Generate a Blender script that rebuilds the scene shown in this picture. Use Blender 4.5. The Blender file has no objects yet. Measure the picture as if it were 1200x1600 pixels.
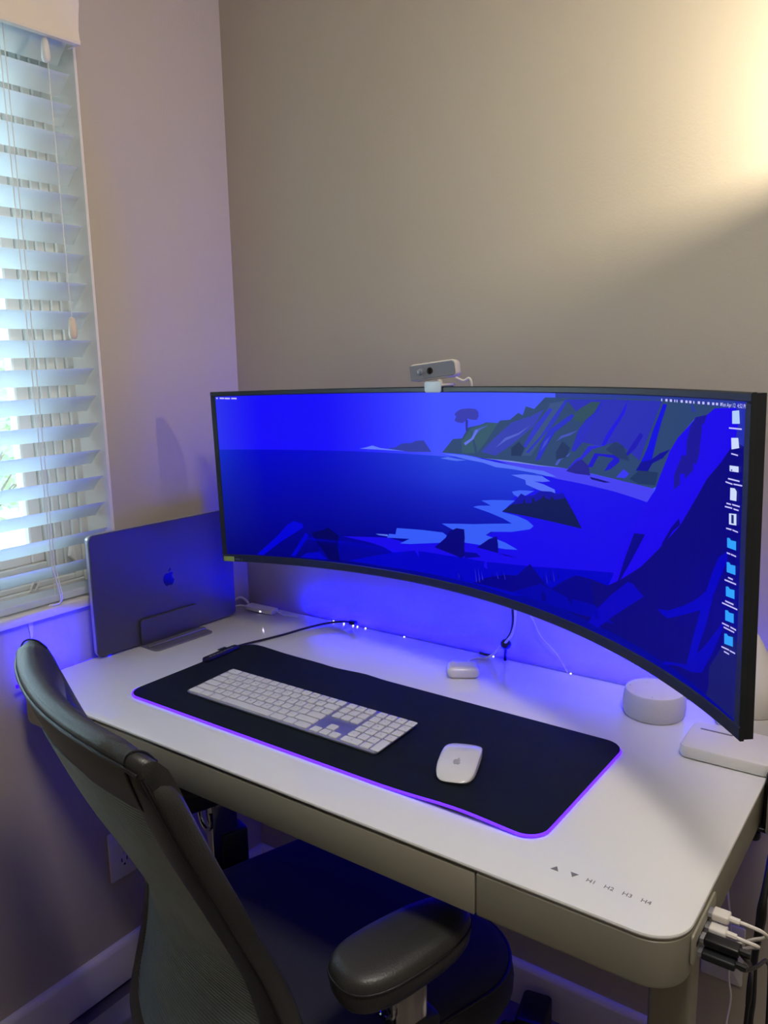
import bpy, bmesh, math, random
from mathutils import Vector, Matrix
random.seed(7)
C = bpy.context.scene.collection
SC = bpy.context.scene
PI = math.pi
# ---------------------------------------------------------------- camera
CAM = (1.398444, -0.755504, 0.588010)
YAW, PITCH, ROLL, FPX = -0.626305, 0.189087, -0.018464, 1282.69
def make_camera():
    cy, sy, cp, sp = math.cos(YAW), math.sin(YAW), math.cos(PITCH), math.sin(PITCH)
    f = Vector((sy*cp, cy*cp, -sp)); r = Vector((cy, -sy, 0)); u = r.cross(f)
    cr, sr = math.cos(ROLL), math.sin(ROLL)
    r, u = r*cr+u*sr, -r*sr+u*cr
    cam = bpy.data.cameras.new('camera'); o = bpy.data.objects.new('camera', cam); C.objects.link(o)
    m = Matrix((r, u, -f)).transposed().to_4x4(); m.translation = CAM
    o.matrix_world = m
    cam.sensor_fit = 'HORIZONTAL'; cam.sensor_width = 36; cam.lens = FPX/1200*36
    cam.clip_start = 0.01; cam.clip_end = 100
    SC.camera = o
make_camera()
# ---------------------------------------------------------------- world, exposure
vs = SC.view_settings
vs.view_transform = 'Standard'; vs.look = 'None'; vs.gamma = 1.0; vs.exposure = 0.0; vs.use_curve_mapping = False
W = bpy.data.worlds.new('world'); SC.world = W; W.use_nodes = True
nt = W.node_tree; bg = nt.nodes['Background']
tc_ = nt.nodes.new('ShaderNodeTexCoord'); sp_ = nt.nodes.new('ShaderNodeSeparateXYZ'); rp_ = nt.nodes.new('ShaderNodeValToRGB')
nt.links.new(tc_.outputs['Generated'], sp_.inputs[0]); nt.links.new(sp_.outputs['Z'], rp_.inputs[0]); nt.links.new(rp_.outputs[0], bg.inputs[0])
rp_.color_ramp.elements[0].position = 0.0; rp_.color_ramp.elements[0].color = (.84, .96, 1.0, 1)
rp_.color_ramp.elements[1].position = 0.7; rp_.color_ramp.elements[1].color = (.52, .76, 1.0, 1)
bg.inputs[1].default_value = 11.5
# ---------------------------------------------------------------- room lights
def area(name, loc, target, sx, sy, col, power, spread=180):
    l = bpy.data.lights.new(name, 'AREA'); l.shape = 'RECTANGLE'; l.size = sx; l.size_y = sy; l.color = col; l.energy = power
    l.spread = math.radians(spread)
    o = bpy.data.objects.new(name, l); C.objects.link(o); o.location = loc
    d = Vector(target)-Vector(loc); o.rotation_euler = d.to_track_quat('-Z', 'Y').to_euler()
    return o
area('ceiling_light_glow', (1.50, -.50, 1.70), (1.50, -.50, 0), .4, .4, (1.0, .96, .89), 17)
# blue LED tape on the desk back and left edges and on the monitor's back (the tape itself is built below)
BLUE = (.0004, .0, 1.0)
area('led_glow_back_up', (.67, .6165, -.001), (.67, .6265, .030), .98, .004, BLUE, 11)
area('led_glow_back_down', (.60, .5950, -.0725), (.60, .40, -.25), 1.10, .004, BLUE, 1.4)
area('led_glow_left', (-.0045, .085, -.002), (-.10, .085, .02), .004, .16, BLUE, 2.5)
area('led_glow_left_down', (-.0045, .22, -.008), (-.03, .22, -.04), .004, .42, BLUE, .35)
area('led_glow_monitor', (.72, .435, .235), (.72, .60, .12), .80, .006, BLUE, .6)
# ---------------------------------------------------------------- materials
def lin(c):
    return tuple((v/255/12.92 if v/255 <= .04045 else ((v/255+.055)/1.055)**2.4) for v in c)+(1,)
def mat(name, col, rough=.5, metal=0, spec=.5, bump=0, bscale=200, var=0, vscale=8, emit=None, estr=0, coat=0, trans=0, aniso=None, sheen=0):
    m = bpy.data.materials.new(name); m.use_nodes = True; n = m.node_tree; b = n.nodes['Principled BSDF']
    c = lin(col)
    b.inputs['Base Color'].default_value = c; b.inputs['Roughness'].default_value = rough; b.inputs['Metallic'].default_value = metal
    b.inputs['Specular IOR Level'].default_value = spec
    if coat: b.inputs['Coat Weight'].default_value = coat; b.inputs['Coat Roughness'].default_value = .04
    if trans: b.inputs['Transmission Weight'].default_value = trans
    if sheen: b.inputs['Sheen Weight'].default_value = sheen
    if emit: b.inputs['Emission Color'].default_value = lin(emit); b.inputs['Emission Strength'].default_value = estr
    co = n.nodes.new('ShaderNodeTexCoord')
    if var:
        t = n.nodes.new('ShaderNodeTexNoise'); t.inputs['Scale'].default_value = vscale; t.inputs['Detail'].default_value = 3
        n.links.new(co.outputs['Object'], t.inputs['Vector'])
        r = n.nodes.new('ShaderNodeMixRGB'); r.blend_type = 'MIX'
        r.inputs[1].default_value = tuple(v*(1-var) for v in c[:3])+(1,); r.inputs[2].default_value = tuple(min(1, v*(1+var)) for v in c[:3])+(1,)
        n.links.new(t.outputs['Fac'], r.inputs[0]); n.links.new(r.outputs[0], b.inputs['Base Color'])
    if bump:
        t = n.nodes.new('ShaderNodeTexNoise'); t.inputs['Scale'].default_value = bscale; t.inputs['Detail'].default_value = 2
        n.links.new(co.outputs['Object'], t.inputs['Vector'])
        k = n.nodes.new('ShaderNodeBump'); k.inputs['Strength'].default_value = bump; k.inputs['Distance'].default_value = .001
        n.links.new(t.outputs['Fac'], k.inputs['Height']); n.links.new(k.outputs[0], b.inputs['Normal'])
    return m
M = dict(
 wall=mat('wall_paint', (179, 169, 149), .55, spec=.35, bump=.25, bscale=260, var=.02, vscale=3),
 white=mat('white_trim', (222, 216, 208), .45, var=.02),
 ceil=mat('ceiling_paint', (225, 222, 216), .8, var=.01),
 plank=mat('grey_plank', (98, 92, 92), .5, var=.18, vscale=14),
 plank2=mat('grey_plank_pale', (112, 106, 104), .5, var=.18, vscale=11),
 blind=mat('blind_vinyl', (226, 232, 236), .45, var=.02),
 valance=mat('valance_vinyl', (226, 214, 196), .5, var=.03, vscale=20),
 vinyl=mat('window_vinyl', (206, 206, 200), .4, var=.02),
 glass=mat('clear_glass', (255, 255, 255), .0, trans=1, spec=.5),
 cord=mat('cord', (225, 222, 215), .8, var=.05),
 tassel=mat('tassel_wood', (214, 196, 176), .45, var=.12, vscale=60),
 desktop=mat('white_desk_glass', (226, 225, 223), .07, spec=.36, coat=.0, var=.01),
 desk=mat('grey_white_steel', (150, 146, 131), .42, var=.02),
 mark=mat('grey_print', (120, 118, 116), .5, var=.02),
 matcloth=mat('black_cloth', (10, 20, 25), .85, spec=.25, bump=.6, bscale=2500, var=.08, vscale=40),
 matled=mat('led_edge', (90, 60, 200), .5, emit=(84, 22, 255), estr=2.2, var=.05),
 black=mat('black_plastic', (14, 15, 17), .38, var=.1),
 blackm=mat('black_matte', (20, 24, 28), .55, var=.08),
 bezel=mat('bezel_plastic', (20, 27, 33), .42, var=.08),
 alu=mat('aluminium', (196, 196, 206), .38, metal=.85, var=.03),
 grey=mat('space_grey', (80, 78, 86), .42, metal=.5, bump=.1, bscale=1500, var=.03),
 greyd=mat('dark_grey_metal', (128, 124, 136), .36, metal=.5, var=.04),
 logo=mat('dark_mirror', (34, 34, 42), .18, metal=.9, var=.02),
 key=mat('white_key', (216, 214, 208), .45, var=.01),
 legend=mat('key_print', (120, 118, 122), .6, var=.02),
 mouse=mat('white_gloss', (216, 214, 212), .15, spec=.5, var=.01),
 glogo=mat('grey_logo', (165, 163, 162), .4, var=.02),
 cream=mat('cream_gloss', (222, 216, 204), .18, var=.02),
 fabric=mat('white_speaker_cloth', (206, 204, 204), .85, bump=.5, bscale=2200, var=.05, vscale=300),
 spktop=mat('white_speaker_top', (222, 218, 216), .5, var=.01),
 wplastic=mat('white_plastic', (218, 214, 210), .35, var=.015),
 slot=mat('slot_grey', (110, 106, 112), .5, var=.1),
 silver=mat('silver_plastic', (138, 141, 152), .4, metal=.35, var=.04),
 clip=mat('pale_clip', (196, 206, 216), .35, var=.02),
 lens=mat('lens_glass', (6, 6, 10), .08, coat=.5, var=.02),
 green=mat('green_sticker', (150, 172, 70), .5, var=.15, vscale=90),
 leather=mat('black_leather', (47, 47, 45), .40, spec=.5, bump=.35, bscale=420, var=.1, vscale=50),
 piping=mat('leather_piping', (14, 14, 15), .35, bump=.5, bscale=500, var=.1),
 net=mat('mesh_strand', (128, 132, 126), .55, var=.15, vscale=70),
 netback=mat('mesh_backing', (24, 25, 25), .8, var=.1),
 chrome=mat('chrome', (190, 188, 182), .12, metal=1, var=.03),
 seat=mat('seat_fabric', (34, 34, 38), .9, bump=.7, bscale=900, var=.15, vscale=120, sheen=.05),
 led=mat('led_tape', (40, 20, 255), .5, emit=(40, 0, 255), estr=3.0, var=.02),
 leddot=mat('led_white', (230, 220, 255), .5, emit=(220, 210, 255), estr=6.0, var=.02),
 glow=mat('bulb_glow', (255, 230, 190), .5, emit=(255, 220, 170), estr=8, var=.02),
 roof=mat('slate_roof', (104, 122, 140), .8, var=.25, vscale=9),
 siding=mat('pale_siding', (188, 196, 198), .7, var=.08, vscale=4),
 leaf=mat('leaf_green', (132, 158, 112), .7, var=.4, vscale=6),
 bark=mat('bark', (96, 84, 74), .9, var=.3, vscale=20),
 lawn=mat('lawn', (120, 138, 104), .9, var=.3, vscale=3),
)
def glassmat():
    m = bpy.data.materials.new('window_glass'); m.use_nodes = True; n = m.node_tree; n.nodes.clear()
    o = n.nodes.new('ShaderNodeOutputMaterial'); t = n.nodes.new('ShaderNodeBsdfTransparent'); g = n.nodes.new('ShaderNodeBsdfGlossy'); x = n.nodes.new('ShaderNodeMixShader')
    fr = n.nodes.new('ShaderNodeFresnel'); fr.inputs[0].default_value = 1.45
    t.inputs[0].default_value = (.90, .96, .97, 1); g.inputs['Roughness'].default_value = .02
    n.links.new(fr.outputs[0], x.inputs[0]); n.links.new(t.outputs[0], x.inputs[1]); n.links.new(g.outputs[0], x.inputs[2]); n.links.new(x.outputs[0], o.inputs[0])
    return m
M['pane'] = glassmat()
def blindmat():   # vinyl slats let some daylight through
    m = M['blind']; n = m.node_tree; b = n.nodes['Principled BSDF']; o = [x for x in n.nodes if x.type == 'OUTPUT_MATERIAL'][0]
    t = n.nodes.new('ShaderNodeBsdfTranslucent'); t.inputs[0].default_value = (.94, .98, .98, 1); x = n.nodes.new('ShaderNodeMixShader'); x.inputs[0].default_value = .44
    n.links.new(b.outputs[0], x.inputs[1]); n.links.new(t.outputs[0], x.inputs[2]); n.links.new(x.outputs[0], o.inputs[0])
blindmat()
def shademat():   # thin lamp shade that lets a share of the bulb's light through
    m = mat('lamp_shade', (236, 226, 210), .6); n = m.node_tree; b = n.nodes['Principled BSDF']; o = [x for x in n.nodes if x.type == 'OUTPUT_MATERIAL'][0]
    t = n.nodes.new('ShaderNodeBsdfTranslucent'); t.inputs[0].default_value = (.95, .90, .82, 1); x = n.nodes.new('ShaderNodeMixShader'); x.inputs[0].default_value = .22
    n.links.new(b.outputs[0], x.inputs[1]); n.links.new(t.outputs[0], x.inputs[2]); n.links.new(x.outputs[0], o.inputs[0]); return m
M['shade'] = shademat()
def vcolmat():
    m = bpy.data.materials.new('lit_screen'); m.use_nodes = True; n = m.node_tree; b = n.nodes['Principled BSDF']
    a = n.nodes.new('ShaderNodeVertexColor'); a.layer_name = 'col'
    b.inputs['Base Color'].default_value = (.002, .002, .003, 1); b.inputs['Roughness'].default_value = .35; b.inputs['Specular IOR Level'].default_value = .04
    n.links.new(a.outputs[0], b.inputs['Emission Color']); b.inputs['Emission Strength'].default_value = 1.0
    return m
M['screen'] = vcolmat()
# ---------------------------------------------------------------- builders
def thing(name, label, cat, loc=(0, 0, 0), rz=0, group=None, rot=None):
    o = bpy.data.objects.new(name, None); C.objects.link(o)
    mm = (rot.to_4x4() if rot is not None else Matrix.Rotation(rz, 4, 'Z')); mm.translation = loc
    o.matrix_world = mm; o.empty_display_size = .02
    o['label'] = label; o['category'] = cat
    if group: o['group'] = group
    o['_m'] = 1
    del o['_m']
    MW[o.name] = mm.copy()
    return o
MW = {}
def obj(name, bm, m, parent=None, smooth=True, world=False, label=None, kind=None, ang=35):
    if world and parent is not None:
        bm.transform(MW[parent.name].inverted())
    me = bpy.data.meshes.new(name); bmesh.ops.recalc_face_normals(bm, faces=bm.faces[:]) if not bm.faces or 'keep' not in name else None
    bm.to_mesh(me); bm.free()
    for x in (m if isinstance(m, (list, tuple)) else [m]): me.materials.append(x)
    if smooth:
        me.polygons.foreach_set('use_smooth', [True]*len(me.polygons))
        try: me.set_sharp_from_angle(angle=math.radians(ang))
        except Exception: pass
    o = bpy.data.objects.new(name, me); C.objects.link(o)
    if parent is not None:
        o.parent = parent; MW[o.name] = MW[parent.name]
    else: MW[o.name] = Matrix()
    if label: o['label'] = label
    if kind: o['kind'] = kind
    return o
def struct(name, bm, m, parent=None, **k):
    o = obj(name, bm, m, parent, **k)
    if parent is None: o['kind'] = 'structure'
    return o
def tag(o, label, cat, group=None):
    o['label'] = label; o['category'] = cat
    if group: o['group'] = group
    return o
def box(bm, x0, x1, y0, y1, z0, z1, bev=0, seg=2, T=None):
    vs_ = [bm.verts.new((x, y, z)) for z in (z0, z1) for y in (y0, y1) for x in (x0, x1)]
    fs = [bm.faces.new([vs_[i] for i in q]) for q in ((0, 2, 3, 1), (4, 5, 7, 6), (0, 1, 5, 4), (2, 6, 7, 3), (0, 4, 6, 2), (1, 3, 7, 5))]
    if bev:
        es = list({e for f_ in fs for e in f_.edges})
        g = bmesh.ops.bevel(bm, geom=es, offset=bev, segments=seg, affect='EDGES', profile=.5)
        vs_ = list({v for f_ in g['faces'] for v in f_.verts} | {v for v in vs_ if v.is_valid})
    if T is not None: bmesh.ops.transform(bm, matrix=T, verts=[v for v in vs_ if v.is_valid])
    return bm
def nb(): return bmesh.new()
def rr(w, h, r, n=6, cx=0, cy=0):
    r = max(min(r, w/2-1e-5, h/2-1e-5), 1e-5); P = []
    for (sx, sy, a0) in ((1, 1, 0), (-1, 1, 90), (-1, -1, 180), (1, -1, 270)):
        for k in range(n+1):
            a = math.radians(a0+90*k/n); P.append((cx+sx*(w/2-r)+r*math.cos(a), cy+sy*(h/2-r)+r*math.sin(a)))
    return P
def loft(bm, rings, cap=True, T=None, closed=True):
    R_ = []
    for P in rings: R_.append([bm.verts.new(p) for p in P])
    n = len(R_[0])
    for a, b in zip(R_, R_[1:]):
        for i in range(n if closed else n-1):
            j = (i+1) % n
            bm.faces.new((a[i], a[j], b[j], b[i]))
    if cap:
        bm.faces.new(R_[0][::-1]); bm.faces.new(R_[-1])
    if T is not None: bmesh.ops.transform(bm, matrix=T, verts=[v for r_ in R_ for v in r_])
    return bm
def rlayers(w, h, r, layers, n=6, cx=0, cy=0, T=None, bm=None):
    """layers: (inset, z) rings of a rounded rectangle"""
    bm = bm or nb()
    return loft(bm, [[(x, y, z) for x, y in rr(w-2*i, h-2*i, max(r-i, .0004), n, cx, cy)] for i, z in layers], T=T)
def rbev(w, h, r, z0, z1, b=.001, n=6, cx=0, cy=0, T=None, bm=None):
    return rlayers(w, h, r, [(b, z0), (b*.3, z0+b*.3), (0, z0+b), (0, z1-b), (b*.3, z1-b*.3), (b, z1)], n, cx, cy, T, bm)
def lathe(bm, prof, n=32, c=(0, 0, 0), T=None):
    rings = [[(c[0]+r*math.cos(2*PI*i/n), c[1]+r*math.sin(2*PI*i/n), c[2]+z) for i in range(n)] for r, z in prof]
    return loft(bm, rings, T=T)
def smooth_pts(P, k=8):
    P = [Vector(p) for p in P]
    if len(P) < 3: return P
    Q = [P[0]*2-P[1]]+P+[P[-1]*2-P[-2]]; out = []
    for i in range(1, len(Q)-2):
        a, b, c, d = Q[i-1], Q[i], Q[i+1], Q[i+2]
        for j in range(k):
            t = j/k
            out.append(.5*((2*b)+(c-a)*t+(2*a-5*b+4*c-d)*t*t+(3*b-a-3*c+d)*t**3))
    out.append(P[-1]); return out
def tube(bm, P, r, n=8, k=8, rr_=None):
    P = smooth_pts(P, k) if k > 1 else [Vector(p) for p in P]
    rings = []; N = None
    for i, p in enumerate(P):
        t = (P[min(i+1, len(P)-1)]-P[max(i-1, 0)]).normalized()
        if N is None: N = t.orthogonal().normalized()
        N = (N-t*N.dot(t)).normalized(); B = t.cross(N)
        q = r if rr_ is None else rr_(i/(len(P)-1))
        rings.append([tuple(p+(N*math.cos(2*PI*j/n)+B*math.sin(2*PI*j/n))*q) for j in range(n)])
    return loft(bm, rings)
def cyl(bm, a, b, r, n=16): return tube(bm, [a, b], r, n, 1)
def flat(bm, P, z=0, th=.0002):
    a = [bm.verts.new((x, y, z)) for x, y in P]; b = [bm.verts.new((x, y, z+th)) for x, y in P]; n = len(P)
    bm.faces.new(a[::-1]); bm.faces.new(b)
    for i in range(n): bm.faces.new((a[i], a[(i+1) % n], b[(i+1) % n], b[i]))
    return bm
TXT = {}
def text_bm(bm, s, size, T, ext=.0001):
    key = (s, size)
    if key not in TXT:
        cu = bpy.data.curves.new('t', 'FONT'); cu.body = s; cu.size = size; cu.align_x = 'CENTER'; cu.align_y = 'CENTER'; cu.extrude = ext; cu.resolution_u = 2
        o = bpy.data.objects.new('t', cu); C.objects.link(o); bpy.context.view_layer.update()
        me = bpy.data.meshes.new_from_object(o.evaluated_get(bpy.context.evaluated_depsgraph_get()))
        TXT[key] = ([tuple(v.co) for v in me.vertices], [tuple(p.vertices) for p in me.polygons])
        bpy.data.objects.remove(o); bpy.data.curves.remove(cu); bpy.data.meshes.remove(me)
    V, F = TXT[key]; vs_ = [bm.verts.new(T @ Vector(v)) for v in V]
    for f_ in F:
        try: bm.faces.new([vs_[i] for i in f_])
        except ValueError: pass
    return bm
APPLE = [(0.0, .60), (.10, .63), (.22, .66), (.34, .63), (.44, .54), (.37, .47), (.33, .37), (.325, .27), (.36, .16), (.42, .08), (.50, .03), (.47, -.09), (.40, -.23), (.32, -.34), (.24, -.39), (.15, -.38), (.05, -.34), (-.03, -.335), (-.11, -.36), (-.20, -.39), (-.28, -.37), (-.38, -.25), (-.46, -.09), (-.50, .07), (-.505, .24), (-.46, .42), (-.38, .54), (-.27, .61), (-.16, .62), (-.06, .59)]
LEAF = [(.0, .70), (.01, .80), (.06, .90), (.14, .97), (.235, 1.0), (.24, .90), (.19, .80), (.10, .72)]
def apple(bm, s, T):
    for P in (APPLE, LEAF):
        b2 = nb(); flat(b2, [(x*s, (y-.25)*s) for x, y in P], 0, .0003); b2.transform(T)
        me = bpy.data.meshes.new('x'); b2.to_mesh(me); b2.free(); bm.from_mesh(me); bpy.data.meshes.remove(me)
    return bm
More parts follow.
